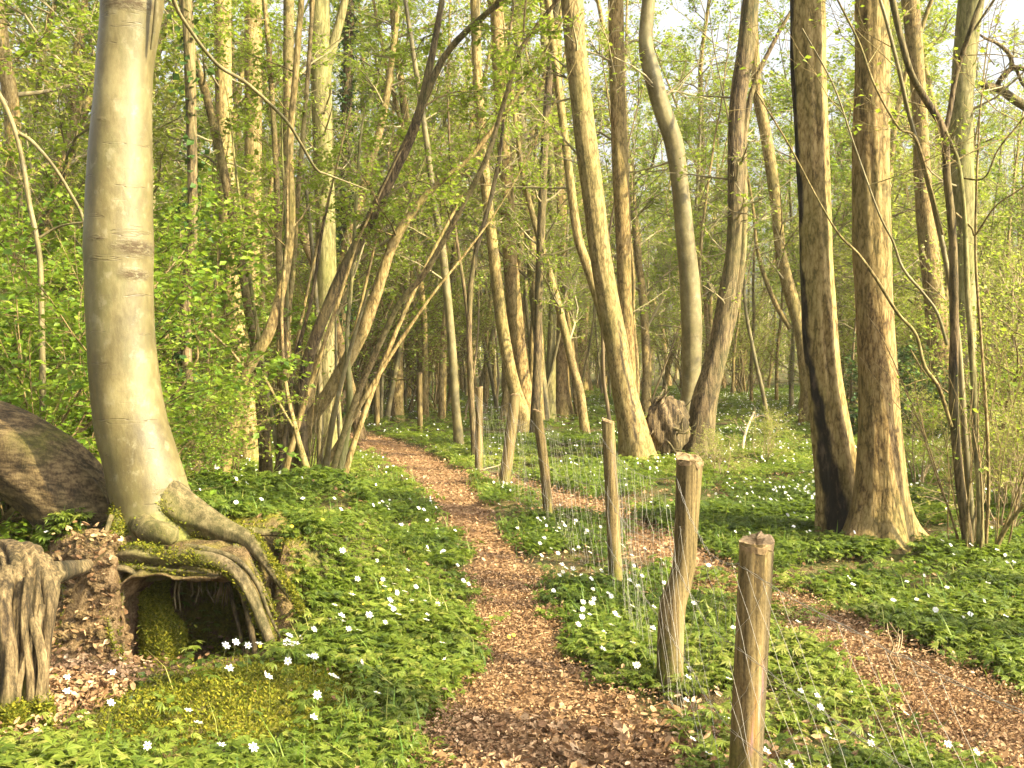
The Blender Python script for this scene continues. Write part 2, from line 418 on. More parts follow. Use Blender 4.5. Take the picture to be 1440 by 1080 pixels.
def flared(base, amp, seed, z0, h=.16, lobes=5):
    r = np.random.default_rng(seed + 50); p1, p2 = r.uniform(0, 6.28, 2)
    rd = ridges(base, seed=seed)
    def f(T, S, pts):
        z = pts[:, 2][:, None] - z0
        lob = .45 + .4 * np.cos(lobes * T + p1) + .3 * np.cos((lobes - 2) * T + p2)
        return rd(T, S, pts) + amp * np.exp(-np.maximum(z, 0) / h) * np.maximum(lob, -.1) + amp * .25 * np.exp(-np.maximum(z, 0) / (h * 3))
    return f

def px_line(px, Y, drift=0.0, n=60):
    """[(px, py, width px)] bottom-up at depth Y -> resampled centre line + radius; drift: metres of depth per metre of height"""
    rows = []
    for q in px:
        y = q[3] if len(q) > 3 else Y
        p = at(q[0], q[1], y)
        y2 = y + drift * max(p[2], 0)
        p = at(q[0], q[1], y2)
        rows.append([*p, q[2] / 2 / F * y2])
    return resample(np.array(rows), n)

def extend(L, H_, wander=.05, up=.12):
    """carry a trunk on above its last point to height H_"""
    d = unit(L[-1, :3] - L[-4, :3]); p = L[-1, :3].copy(); r = L[-1, 3]; r0 = r; z0 = p[2]
    out = []
    while p[2] < H_:
        d = unit(d + rng.normal(0, wander, 3) * np.array([1, 1, .4]) + np.array([0, 0, up]))
        p = p + d * .5; r = r0 * max(.12, 1 - .88 * (p[2] - z0) / max(H_ - z0, .1))
        out.append([*p, r])
    return np.array(out) if out else np.zeros((0, 4))

def tree(name, label, cat, px, Y, mat, top=13, drift=0.0, flare=.5, ridge=.05, sides=20, n=70, seed=1, crown=None, leaf='spring', group=None, low=None, msk=None, moss=None, forks=(), rootlabel=None, ivy=0):
    L = px_line(px, Y, drift, n)
    z0 = float(H(L[0, 0], L[0, 1]))
    L[0, 2] = min(L[0, 2], z0)
    root = thing(name, label, cat, (L[0, 0], L[0, 1], z0), group)
    foot = L[0].copy(); foot[2] = z0 - .25
    E = extend(L, top)
    A = np.vstack([foot[None], L, E])
    tr = MB()
    fn = flared(ridge, flare, seed, z0)
    tr.tube(A[:, :3], A[:, 3], sides, disp=fn, msk=msk, moss=moss)
    tr.build('trunk', M[mat], root)
    for fk in forks:
        FL = px_line(fk, Y, drift, 24)
        E2 = extend(FL, top * .8)
        B = np.vstack([FL, E2]); b = MB(); b.tube(B[:, :3], B[:, 3], max(8, sides // 2), disp=ridges(ridge, seed=seed + 3)); b.build('branch', M[mat], root)
    P = crown or Par(levels=2, nch=(5, 4), leafden=9, leafsize=.06, leaflevel=1, seg=.45)
    cr = MB(); Lp = []
    if len(E) > 4:
        nb = max(6, int((top - E[0, 2]) * 1.6))
        for k in range(nb):
            t = (k + rng.random()) / nb; i = int((.12 + .88 * t) * (len(E) - 1))
            a = rng.uniform(0, 6.28); el = rng.uniform(.15, .8)
            d = np.array([math.cos(a) * math.cos(el), math.sin(a) * math.cos(el), math.sin(el)])
            grow(cr, Lp, E[i, :3], d, (1 - .55 * t) * rng.uniform(1.6, 3.2), max(E[i, 3] * .4, .012), 0, P)
    if low is None and 12 < Y < 30 and px[0][2] > 12: low = [(3.8, 7.5, 4, 1.5)]
    if low:
        for (z1, z2, nb, ln) in low:
            sel = np.nonzero((A[:, 2] > z1) & (A[:, 2] < z2))[0]
            for k in range(nb if len(sel) else 0):
                i = rng.choice(sel); a = rng.uniform(0, 6.28); el = rng.uniform(.0, .7)
                d = np.array([math.cos(a) * math.cos(el), math.sin(a) * math.cos(el), math.sin(el)])
                grow(cr, Lp, A[i, :3], d, ln * rng.uniform(.6, 1.2), max(min(A[i, 3] * .3, .02), .006), 0, P)
    if Lp: leaf_quads(cr, np.vstack(Lp), P.leafsize, 1)
    if cr.n: cr.build('crown', [M['twig'], LF[leaf]], root)
    if ivy:
        iv = MB(); k = ivy; i = rng.integers(2, min(len(L), int(len(L))), k); a = rng.uniform(0, 6.28, k)
        rr = L[i, 3] + rng.exponential(.05, k)
        leaf_quads(iv, np.stack([L[i, 0] + np.cos(a) * rr, L[i, 1] + np.sin(a) * rr, L[i, 2] + rng.normal(0, .12, k)], 1), .065, 0, tilt=1.6, aspect=.5, droop=.6)
        iv.build('ivy', LF['ivy'], root, label='dark ivy clinging to the trunk')
    return root, A

# ================================================================== GROUND
def axis(segs):
    out = []
    for a, b, s in segs: out += list(np.arange(a, b, s))
    return np.array(out + [segs[-1][1]])
gx = axis([(-140, -40, 8), (-40, -12, 1.5), (-12, -4, .3), (-4, 3, .045), (3, 8, .14), (8, 16, .5), (16, 44, 2), (44, 140, 8)])
gy = axis([(-30, -4, 2), (-4, 2, .4), (2, 4, .1), (4, 8.6, .042), (8.6, 14, .12), (14, 26, .3), (26, 60, 1.2), (60, 160, 8)])
GX, GY = np.meshgrid(gx, gy)
GZ = H(GX, GY)
bm_ = bank_mask(GX, GY)
nz = fbm(GX, GY, 2.2, 15)
slope = np.hypot(np.gradient(GZ, axis=1) / np.gradient(GX, axis=1), np.gradient(GZ, axis=0) / np.gradient(GY, axis=0))
earthm = sstep(.35, .8, slope) * (GX < -1.0) * (GY < 7.5) * (GY > 4.5) * (1 - .95 * sstep(-1.35, -1.1, GX))
earthm = np.where(recess(GX, GY) > .3, np.where(GY > 5.5, 0, .8) * (GY > 5.1), earthm)  # soil deep in the hollow coloured darker, its shade put into the colour
litp = np.exp(-((GX + 2.15) / .38) ** 2 - ((GY - 4.75) / .55) ** 2)
earthm = np.maximum(earthm, sstep(.3, .7, litp))
litm = np.maximum((recess(GX, GY) > .3) * 1.0 * (GY > 5.1), 1 - sstep(-.05, .18, np.minimum(dist_strip(GX, GY, PATH), dist_strip(GX, GY, TRACK))), sstep(.3, .6, litp))
mossm = np.clip(sstep(.3, .55, bm_) * sstep(-.2, .5, nz) * (1 - earthm) + 1.4 * np.exp(-((GX + 1.18) / .55) ** 2 - ((GY - 4.6) / .5) ** 2) + .9 * np.exp(-((GX + .45) / .16) ** 2 - ((GY - 4.62) / .12) ** 2), 0, 1) * (1 - .9 * sstep(.3, .6, litp))
i, j = np.meshgrid(np.arange(len(gy) - 1), np.arange(len(gx) - 1), indexing='ij'); nx = len(gx)
g = MB(); g.add(np.stack([GX, GY, GZ], -1), np.stack([i * nx + j, i * nx + j + 1, (i + 1) * nx + j + 1, (i + 1) * nx + j], -1).reshape(-1, 4), 0, earthm.ravel(), litm.ravel(), mossm.ravel())
kind(g.build('ground', M['soil']), 'structure')

def strip(name, L, lift):
    t = np.gradient(L[:, :2], axis=0); t /= np.linalg.norm(t, axis=1)[:, None]; nrm = np.stack([t[:, 1], -t[:, 0]], 1)
    u = np.linspace(-1, 1, 15)
    jl = 1 + .22 * fbm(L[:, 0] * 3, L[:, 1] * 3, 2.5, 20); jr = 1 + .22 * fbm(L[:, 0] * 3, L[:, 1] * 3, 2.5, 27)
    W_ = np.where(u[None] < 0, jl[:, None], jr[:, None]) * L[:, 2][:, None] * u[None]
    X = L[:, 0][:, None] + nrm[:, 0][:, None] * W_; Yy = L[:, 1][:, None] + nrm[:, 1][:, None] * W_
    Z = H(X, Yy) + lift * (1 - 2.2 * np.abs(u[None]) ** 6) + .008 * fbm(X, Yy, 8, 6)
    b = MB(); n, k = X.shape; i, j = np.meshgrid(np.arange(n - 1), np.arange(k - 1), indexing='ij')
    b.add(np.stack([X, Yy, Z], -1), np.stack([i * k + j, i * k + j + 1, (i + 1) * k + j + 1, (i + 1) * k + j], -1).reshape(-1, 4))
    return kind(b.build(name, M['path']), 'structure')
strip('path', resample(PATH, 420), .022)
strip('leafy_track_path', resample(TRACK, 300), .018)

# the overhanging lip of turf and soil above the hollow
lx = np.linspace(-2.25, -1.2, 44); ly = np.linspace(5.42, 6.75, 44)
LX, LY = np.meshgrid(lx, ly)
edge = np.minimum(np.minimum(sstep(-2.25, -2.0, LX), 1 - sstep(-1.42, -1.2, LX)), sstep(5.42, 5.62, LY + .05 * fbm(LX, LY, 6, 8)))
topz = np.where(True, .045 + .50 + .05 * fbm(LX, LY, 5, 11), 0) - .12 * (1 - sstep(5.42, 5.75, LY)) - .16 * (1 - sstep(-2.25, -1.95, LX)) - .42 * sstep(-1.5, -1.2, LX)
botz = topz - .012 - (.03 + .14 * sstep(5.55, 6.1, LY)) * edge - .03 * edge * fbm(LX, LY, 9, 17) - (.17 * (1 - sstep(-2.16, -1.93, LX)) + .2 * sstep(-1.6, -1.34, LX)) * edge
n_ = 44; idx = np.arange(n_ * n_).reshape(n_, n_)
q = np.stack([idx[:-1, :-1], idx[:-1, 1:], idx[1:, 1:], idx[1:, :-1]], -1).reshape(-1, 4)
rim = np.concatenate([idx[0, :], idx[1:, -1], idx[-1, -2::-1], idx[-2:0:-1, 0]]); rim2 = np.roll(rim, -1)
b = MB()
b.add(np.concatenate([np.stack([LX, LY, topz], -1).reshape(-1, 3), np.stack([LX, LY, botz], -1).reshape(-1, 3)]),
      np.concatenate([q, q[:, ::-1] + n_ * n_, np.stack([rim, rim + n_ * n_, rim2 + n_ * n_, rim2], -1)]), 0,
      np.concatenate([.25 * np.ones(n_ * n_), np.ones(n_ * n_)]), .5, np.concatenate([np.clip(sstep(-.3, .4, fbm(LX, LY, 5, 23)).ravel(), 0, 1), np.zeros(n_ * n_)]))
for k in range(260):
    x, y = rng.uniform(-2.62, -2.02), rng.uniform(5.1, 5.85); c = np.array([x, y, float(H(x, y))]); sz = rng.uniform(.010, .034)
    th, ph = np.meshgrid(np.linspace(0, 2 * math.pi, 12, endpoint=False), np.linspace(.05, math.pi - .05, 8))
    dd = np.stack([np.sin(ph) * np.cos(th), np.sin(ph) * np.sin(th), np.cos(ph)], -1) * (1 + .25 * np.sin(3 * th + rng.uniform(0, 6)) * np.sin(ph) + .15 * np.sin(5 * th + 4 * ph + rng.uniform(0, 6)) * np.sin(ph))[..., None] * sz * np.array([1.2, .9, .8])
    i, j = np.meshgrid(np.arange(7), np.arange(12), indexing='ij')
    b.add(c + dd, np.stack([i * 12 + j, (i + 1) * 12 + j, (i + 1) * 12 + (j + 1) % 12, i * 12 + (j + 1) % 12], -1).reshape(-1, 4), 0, rng.uniform(.5, 1), .5, 0, smooth=False)
kind(b.build('bank_terrain', M['soil']), 'structure')

# ================================================================== BEECH
bp = [(236, 765, 150), (222, 735, 118), (213, 705, 106), (206, 680, 105), (196, 640, 100), (185, 600, 98), (176, 540, 94), (170, 470, 91), (167.5, 400, 91), (167, 330, 91), (168, 265, 89),
      (170, 200, 84), (173, 140, 78), (176, 90, 77), (182, 40, 80), (187, -10, 86), (190, -60, 80), (190, -140, 74)]
L = px_line(bp, 6.05, 0, 260)
z0 = .5
beech = thing('beech_tree', 'smooth pale beech with a curved trunk standing on root bank above a dark hollow', 'tree', (L[0, 0], L[0, 1], z0))
E = extend(L, 15, .04, .15)
foot = np.array([[L[0, 0] + .02, L[0, 1], L[0, 2] - .15, L[0, 3] * 1.0]])
A = np.vstack([foot, L, E])
scars = [(190, 347, .11, .045, 1.3), (186, 385, .07, .03, 1.2), (135, 334, .05, .014, 1), (183, 2, .17, .035, 1.0), (141, 166, .03, .007, .6), (203, 305, .022, .012, .5), (150, 640, .02, .01, .5), (235, 690, .08, .02, .35)]
scp = [(at(a, b, 5.87), rx, rz, s) for a, b, rx, rz, s in scars]
def beech_msk(T, S, V):
    o = np.zeros(V.shape[:2])
    for c, rx, rz, s in scp:
        o = np.maximum(o, s * np.exp(-(((V[..., 0] - c[0]) / rx) ** 2 + ((V[..., 1] - c[1]) / (rx + .12)) ** 2 + ((V[..., 2] - c[2]) / rz) ** 2) ** 1.5))
    return o
def beech_moss(T, S, V):
    z = V[..., 2]
    return 1.1 * (1 - sstep(.5, .74, z - .12 * np.cos(T - .3))) * sstep(.15, .5, np.abs(np.sin(T * .5 + .75)))
rb = ridges(.012, 2, 6, 3, .3)
lobes_b = lambda T, S, pts: rb(T, S, pts) + .10 * np.exp(-np.maximum(pts[:, 2][:, None] - .5, 0) / .16) * (np.cos(3 * T + .6) + .6 * np.cos(5 * T)) + .03 * np.exp(-((pts[:, 2][:, None] - at(186, 345, 6)[2]) / .12) ** 2)
tb = MB(); tb.tube(A[:, :3], A[:, 3], 72, disp=lobes_b, msk=beech_msk, moss=beech_moss)
tb.build('trunk', M['beech'], beech)

FUZZ = []
def pxtube(rows, n, name, mat, parent, sides=14, ridge=.1, seed=1, label=None, moss=None, msk=None):
    """rows (px, py, width px, depth)"""
    Lr = px_line(rows, 0, 0, n); Lr[:, 3] *= .82
    q = MB(); r = Lr[:, 3].copy(); r[-1] *= .25
    q.tube(Lr[:, :3], r, sides, disp=ridges(ridge, 3, 8, seed, 2.0), transport=True, moss=moss, msk=msk, cap=True)
    if moss is not None and Lr[0, 1] < 7: FUZZ.append((np.concatenate(q.v[:1]), q.a['moss'][0]))
    return q.build(name, M[mat], parent, label=label), Lr
mtop = lambda k: (lambda T, S, V: k * np.clip(np.cos(T * 1.0 + V[..., 0] * 5) * .7 + .2, 0, 1))
pxtube([(196, 640, 70, 6.08), (222, 690, 84, 6.03), (262, 722, 70, 5.97), (305, 742, 46, 5.9), (345, 758, 30, 5.82), (368, 782, 22, 5.72), (392, 815, 17, 5.6), (412, 842, 12, 5.55), (424, 862, 8, 5.5)], 80, 'root', 'root', beech, 28, .07, 4, 'thick pale root running down the slope', mtop(.8))
pxtube([(96, 796, 12, 5.72), (125, 782, 20, 5.68), (160, 786, 24, 5.62), (190, 778, 30, 5.58), (228, 784, 27, 5.54), (285, 786, 29, 5.47), (325, 800, 24, 5.42), (352, 835, 21, 5.38), (370, 878, 18, 5.33), (384, 912, 15, 5.28), (392, 935, 10, 5.24)], 110, 'root', 'root', beech, 24, .12, 6, 'brown root arching over the dark hollow', mtop(.55))
pxtube([(330, 805, 14, 5.5), (346, 850, 13, 5.47), (354, 895, 11, 5.43), (362, 932, 9, 5.4)], 30, 'root', 'root', beech, 8, .15, 8)
pxtube([(318, 806, 10, 5.6), (328, 850, 8, 5.6), (340, 900, 7, 5.55), (345, 935, 6, 5.5)], 30, 'root', 'root', beech, 7, .15, 9)
pxtube([(185, 700, 50, 6.05), (196, 730, 48, 5.92), (208, 745, 42, 5.78), (232, 751, 38, 5.68), (250, 758, 24, 5.66)], 30, 'root', 'root', beech, 16, .06, 10, 'stubby rounded root at the trunk foot', mtop(.3))
pxtube([(196, 660, 50, 6.08), (180, 705, 44, 5.98), (168, 735, 34, 5.88), (160, 760, 26, 5.78), (150, 790, 14, 5.72)], 40, 'root', 'beech', beech, 12, .08, 12, None, lambda T, S, V: np.full(V.shape[:2], .9))
pxtube([(156, 725, 10, 5.8), (149, 748, 9, 5.74), (138, 772, 8, 5.68), (133, 790, 6, 5.66)], 20, 'root', 'root', beech, 8, .1, 13)
pxtube([(112, 792, 12, 5.6), (140, 800, 14, 5.52), (176, 800, 12, 5.5), (196, 812, 7, 5.5)], 24, 'root', 'root', beech, 8, .15, 14, 'short broken root stub')
pxtube([(226, 796, 44, 6.0), (214, 830, 38, 5.9), (218, 866, 46, 5.78), (230, 900, 60, 5.66), (232, 965, 68, 5.58)], 60, 'root', 'root', beech, 40, .22, 15, 'moss covered root pillar beside the hollow', lambda T, S, V: np.full(V.shape[:2], 1.25))
for k in range(26):
    a = rng.uniform(85, 150); y0_ = rng.uniform(795, 860); dp = 5.6 - .0015 * (y0_ - 800)
    pxtube([(a, y0_, rng.uniform(3, 10), dp), (a + rng.uniform(-14, 22), y0_ + rng.uniform(25, 55), rng.uniform(3, 9), dp - .06), (a + rng.uniform(-20, 36), y0_ + rng.uniform(65, 110), 3, dp - .12)], 12, 'root', 'root', beech, 5, .2, 20 + k)
for k in range(16):
    a = rng.uniform(250, 345)
    pxtube([(a, 808, 4, 5.6), (a + rng.uniform(-6, 6), 822 + rng.uniform(0, 15), 3, 5.58), (a + rng.uniform(-10, 10), 835 + rng.uniform(0, 35), 2, 5.56)], 8, 'root', 'root', beech, 4, .1, 60 + k)
for rows in ([(300, 735, 22, 5.9), (330, 746, 18, 5.95), (366, 748, 14, 6.0), (400, 752, 9, 6.05), (430, 765, 5, 6.05)], [(262, 770, 14, 5.75), (300, 776, 12, 5.65), (336, 790, 10, 5.56), (362, 822, 8, 5.48), (378, 862, 6, 5.42), (398, 905, 4, 5.36)],
             [(330, 768, 10, 5.75), (352, 792, 8, 5.68), (372, 832, 7, 5.58), (388, 868, 4, 5.5)], [(150, 780, 10, 5.7), (176, 796, 9, 5.56), (210, 800, 8, 5.5), (250, 803, 6, 5.46), (290, 806, 4, 5.44)],
             [(100, 800, 8, 5.6), (118, 830, 7, 5.5), (124, 862, 6, 5.42), (116, 900, 4, 5.34)], [(86, 812, 10, 5.58), (92, 850, 8, 5.48), (84, 896, 6, 5.38), (90, 940, 3, 5.28)], [(160, 806, 8, 5.52), (172, 838, 7, 5.5), (166, 876, 6, 5.44), (176, 925, 4, 5.34)],
             [(128, 850, 9, 5.45), (152, 872, 8, 5.36), (160, 905, 6, 5.28), (182, 945, 4, 5.2)]):
    pxtube(rows, 36, 'root', 'root', beech, 10, .14, int(rows[0][0]), None, mtop(.5))
# beech limbs: dark collar and thin limb at the top, and the long hanging twig
pxtube([(213, 70, 5, 5.96), (219, 20, 8, 5.93), (225, -30, 11, 5.9), (240, -130, 20, 5.8), (290, -300, 22, 5.6)], 30, 'branch', 'beech', beech, 10, .04, 31)
tw = [(232, -30, 9, 6.0), (244, 0, 8, 6.1), (259, 30, 7, 6.2), (304, 89, 7, 6.5), (348, 118, 6.5, 6.8), (400, 167, 6, 7.2), (422, 200, 5.5, 7.4), (444, 237, 5, 7.6), (462, 246, 3.5, 7.7), (520, 268, 2, 7.9)]
pxtube(tw, 50, 'branch', 'pale', beech, 6, .04, 32, 'long thin pale branch drooping beside the trunk')
P0 = Par(levels=2, nch=(6, 5), leafden=11, leafsize=.055, leaflevel=1, seg=.4)
cr = MB(); Lp = []
for k in range(16):
    i_ = int((.1 + .9 * k / 16) * (len(E) - 1)); a = rng.uniform(0, 6.28); el = rng.uniform(.2, .8)
    grow(cr, Lp, E[i_, :3], np.array([math.cos(a) * math.cos(el), math.sin(a) * math.cos(el), math.sin(el)]), rng.uniform(2, 3.8), .05, 0, P0)
leaf_quads(cr, np.vstack(Lp), .055, 1); cr.build('crown', [M['twig'], LF['spring']], beech)

# dark leaning trunk behind the beech, springing from the same bank
lr = [(162, 800, 60, 6.25), (136, 756, 104, 6.28), (112, 716, 116, 6.32), (62, 664, 120, 6.36), (0, 631, 122, 6.4), (-80, 602, 122, 6.45), (-220, 560, 116, 6.5), (-420, 480, 106, 6.6)]
Ll = px_line(lr, 0, 0, 110)
lt = thing('leaning_tree', 'dark fissured tree trunk leaning low across from behind the pale beech', 'tree', (Ll[0, 0], Ll[0, 1], .45))
q = MB(); El = extend(Ll, 7, .05, .18); Al = np.vstack([Ll, El])
q.tube(Al[:, :3], Al[:, 3], 48, disp=ridges(.05, 6, 22, 77, 1.2), transport=True, moss=lambda T, S, V: .5 * sstep(.05, .2, V[..., 2] - np.mean(V[..., 2], axis=1, keepdims=True)) * sstep(.0, .6, fbm(V[..., 0], V[..., 2], 6, 3)))
q.build('trunk', M['log'], lt)
cr = MB(); Lp = []
for k in range(10):
    i_ = int((.1 + .9 * k / 10) * (len(El) - 1)); a = rng.uniform(1.5, 4.7); el = rng.uniform(.3, 1.0)
    grow(cr, Lp, El[i_, :3], np.array([math.cos(a) * math.cos(el), math.sin(a) * math.cos(el), math.sin(el)]), rng.uniform(1.5, 2.6), .04, 0, P0)
leaf_quads(cr, np.vstack(Lp), .055, 1); cr.build('crown', [M['twig'], LF['spring']], lt)

# gnarled stump at the corner of the bank
sp = [(24, 1130, 96, 4.5), (24, 1070, 84, 4.5), (26, 1000, 62, 4.55), (34, 930, 60, 4.58), (44, 870, 62, 4.6), (46, 830, 70, 4.66), (34, 804, 74, 4.74), (10, 794, 70, 4.84), (-30, 800, 60, 4.95), (-60, 815, 10, 5.0)]
Ls = px_line(sp, 0, 0, 90)
st = thing('gnarled_stump', 'old weathered grey stump with twisted vertical grain and moss at its foot', 'stump', (Ls[0, 0], Ls[0, 1], 0))
q = MB(); q.tube(Ls[:, :3], Ls[:, 3], 64, disp=ridges(.13, 5, 22, 41, 1.2), moss=lambda T, S, V: .9 * (1 - sstep(.05, .22, V[..., 2] + .08 * np.cos(T * 3))))
q.build('trunk', M['stump'], st)
for k, rows in enumerate([[(62, 806, 26, 4.64), (70, 845, 20, 4.58), (64, 920, 16, 4.54), (60, 1000, 20, 4.5), (72, 1075, 18, 4.42)], [(12, 800, 30, 4.6), (4, 850, 28, 4.5), (14, 930, 26, 4.46), (8, 1010, 26, 4.42), (-4, 1080, 24, 4.4)],
                          [(40, 812, 18, 4.55), (34, 880, 14, 4.5), (44, 960, 15, 4.47), (40, 1020, 20, 4.42), (26, 1070, 18, 4.36)], [(52, 822, 50, 4.68), (74, 806, 40, 4.9), (104, 800, 30, 5.2), (130, 794, 18, 5.6)], [(26, 830, 22, 4.58), (48, 880, 18, 4.52), (60, 940, 16, 4.48), (50, 1010, 14, 4.44), (58, 1070, 10, 4.38)], [(60, 850, 16, 4.56), (44, 905, 14, 4.5), (26, 960, 14, 4.46), (22, 1030, 14, 4.4)], [(60, 980, 20, 4.45), (68, 1030, 16, 4.38), (84, 1075, 12, 4.3)], [(20, 1000, 26, 4.4), (18, 1040, 30, 4.33), (10, 1090, 26, 4.28)]]):
    pxtube(rows, 40, 'root', 'stump', st, 18, .12, 80 + k, None, (lambda T, S, V: np.full(V.shape[:2], 1.1)) if k == 7 else (lambda T, S, V: .9 * (1 - sstep(.02, .15, V[..., 2]))))

# ================================================================== MAIN TREES
HI = Par(levels=2, nch=(5, 4), leafden=5.5, leafsize=.06, leaflevel=1, seg=.45)
LEAFY = Par(levels=2, nch=(7, 5), leafden=30, leafsize=.045, leaflevel=1, seg=.22, wander=.2)

def r1_msk(T, S, V):
    z = V[..., 2]
    c = math.pi * (1.0 - .36 * (1 - sstep(.2, 2.4, z)))      # the charred strip turns from the side of the trunk to its front near the foot
    w = .36 + .12 * (1 - sstep(.2, 1.6, z)) + .07 * np.sin(z * 4.3)
    d = np.abs(T - c + .12 * np.sin(z * 7) + .06 * np.sin(z * 23))
    return 1 - sstep(w * .8, w * 1.2, d + .14 * fbm(T * 3, z * 3, 2.5, 4))
def c1_msk(T, S, V):
    z = V[..., 2]
    d = np.abs(T - (1.62 - .25 * z + .12 * np.sin(z * 5)))
    return (1 - sstep(.05, .13, d)) * sstep(.15, .4, z) * (1 - sstep(1.9, 2.2, z))

tree('oak_tree', 'lone straight reddish brown tree flaring at its foot beside the charred trunk', 'tree',
     [(1238, 775, 84), (1238, 740, 76), (1238, 680, 66), (1236, 560, 54), (1230, 430, 50), (1226, 340, 52), (1225, 200, 50), (1227, 100, 47), (1226, 0, 45)], 8.6, 'brown', 14, 0, .75, .035, 64, 150, 5, HI)
R1L = tree('charred_tree', 'split trunk with a black charred strip down its side, next to the flared brown tree', 'tree',
     [(1181, 757, 60), (1175, 650, 56), (1162, 550, 48), (1152, 450, 46), (1147, 340, 44), (1142, 200, 44), (1137, 100, 46), (1135, 0, 46)], 9.0, 'tan', 13, .01, .3, .06, 56, 150, 6, HI, msk=r1_msk)
tree('sycamore_tree', 'thick tan tree leaning left, dark crack down its foot, behind the notched post', 'tree',
     [(899, 655, 50), (889, 600, 40), (878, 550, 34), (866, 480, 32), (846, 370, 30), (832, 260, 30), (816, 130, 30), (803, 0, 29)], 14.8, 'tan', 15, 0, .35, .03, 36, 110, 7, HI, msk=c1_msk, low=[(3.6, 6, 5, 1.2)])
tree('sycamore_tree', 'slim upright stem rising just behind the cracked leaning trunk', 'tree', [(886, 640, 26), (885, 520, 20), (879, 420, 20), (877, 340, 21), (873, 250, 23), (868, 130, 21), (866, 0, 22)], 16.5, 'brown', 15, 0, .3, .04, 24, 80, 8, HI)
tree('sycamore_tree', 'thin stem leaning left just beside the cracked leaning trunk', 'tree', [(882, 640, 22), (872, 545, 18), (850, 450, 16), (828, 380, 14), (812, 330, 13), (800, 240, 12), (785, 120, 11), (770, 0, 11)], 15.6, 'tan', 13, 0, .3, .04, 18, 70, 9, HI)
tree('beech_tree', 'sinuous pale beech curving like an S behind the uprooted stump', 'tree',
     [(962, 640, 28), (966, 580, 22), (972, 530, 25), (973, 470, 29), (970, 400, 28), (964, 340, 26), (956, 260, 24), (947, 200, 26), (930, 150, 25), (916, 100, 24), (908, 60, 20), (912, 0, 18)], 16.2, 'pale', 15, 0, .2, .02, 28, 100, 10, HI, low=[(4, 6.5, 5, 1.3)])
tree('willow_tree', 'dark rough trunk leaning right above a cut fence post', 'tree',
     [(985, 648, 50), (984, 620, 36), (992, 560, 34), (1008, 500, 27), (1022, 420, 25), (1033, 340, 21), (1035, 250, 22), (1037, 150, 22), (1050, 60, 24), (1056, 0, 22)], 15.3, 'dark', 13, 0, .5, .06, 30, 110, 11, HI, low=[(2.2, 5.5, 12, .9)],
     forks=[[(985, 600, 14), (1005, 540, 14), (1024, 470, 13), (1040, 390, 12), (1046, 300, 11), (1046, 200, 9), (1060, 120, 7), (1098, 40, 5)]])
tree('young_tree', 'orange brown curved stem bending behind the charred trunk', 'tree',
     [(1142, 560, 30), (1128, 480, 18), (1116, 430, 18), (1100, 370, 17), (1096, 340, 15), (1088, 260, 16), (1077, 190, 16), (1065, 130, 14), (1061, 60, 12), (1058, 0, 12)], 22, 'tan', 12, 0, .4, .05, 18, 80, 12, HI,
     forks=[[(1112, 462, 8), (1092, 430, 7), (1074, 385, 6), (1064, 345, 5), (1060, 300, 4)]], low=[(3, 6, 4, 1.4)])
tree('ash_tree', 'tall brown tree standing behind the many stemmed hazel, nearer the flared brown tree', 'tree', [(1324, 605, 36), (1322, 550, 29), (1317, 450, 29), (1305, 340, 26), (1297, 250, 23), (1293, 150, 20), (1280, 0, 24)], 20, 'brown', 15, 0, .4, .04, 24, 90, 13, HI)
tree('ash_tree', 'greenish grey straight tree directly behind the many stemmed hazel', 'tree', [(1358, 650, 34), (1357, 560, 29), (1356, 340, 30), (1351, 200, 32), (1355, 100, 30), (1366, 0, 34)], 15, 'mossy', 15, 0, .35, .04, 26, 90, 14, HI)
tree('ash_tree', 'thick mossy straight tree behind the hazel clump beside the path', 'tree', [(466, 640, 40), (464, 600, 34), (460, 500, 29), (458, 340, 28), (454, 200, 28), (449, 0, 28)], 16, 'mossy', 15, 0, .3, .03, 30, 100, 15, HI,
     forks=[[(456, 110, 16), (466, 70, 14), (478, 30, 12), (490, -20, 11)]], ivy=0, low=[(3.5, 6, 5, 1.2)])
tree('ash_tree', 'tall greyish tree, the one of a close pair nearer the pale beech', 'tree', [(350, 615, 38), (341, 560, 31), (331, 480, 30), (323, 340, 26), (316, 200, 24), (313, 0, 23)], 15, 'tan', 14, 0, .3, .03, 24, 90, 16, HI, low=[(3.5, 6, 4, 1.2)])
tree('ash_tree', 'tall greyish tree, the one of a close pair nearer the hazel clump', 'tree', [(356, 620, 36), (354, 560, 29), (352, 480, 22), (354, 340, 22), (356, 200, 24), (356, 0, 23)], 15.6, 'tan', 14, 0, .3, .03, 24, 90, 17, HI)
tree('young_tree', 'thin dark upright stem between the grey pair and the mossy tree', 'tree', [(398, 640, 20), (402, 480, 14), (405, 340, 14), (405, 200, 14), (406, 0, 15)], 13, 'hazel', 11, 0, .3, .05, 14, 70, 18, LEAFY, low=[(3.4, 5.5, 3, 1.1)])
tree('ivy_clad_tree', 'crooked slim trunk wrapped in dark ivy just behind the pale beech', 'tree', [(281, 695, 22), (274, 640, 16), (266, 560, 15), (260, 430, 16), (270, 340, 14), (270, 200, 14), (266, 60, 16), (262, 0, 16)], 10, 'dark', 10, 0, .3, .06, 14, 80, 19, HI, ivy=420)
tree('ivy_clad_tree', 'distant trunk thickly wrapped in dark ivy above the hazel clump', 'tree', [(482, 610, 14), (482, 480, 13), (486, 300, 14), (488, 150, 14), (492, 0, 14)], 21, 'dark', 14, 0, .3, .06, 14, 80, 119, HI, ivy=2600)
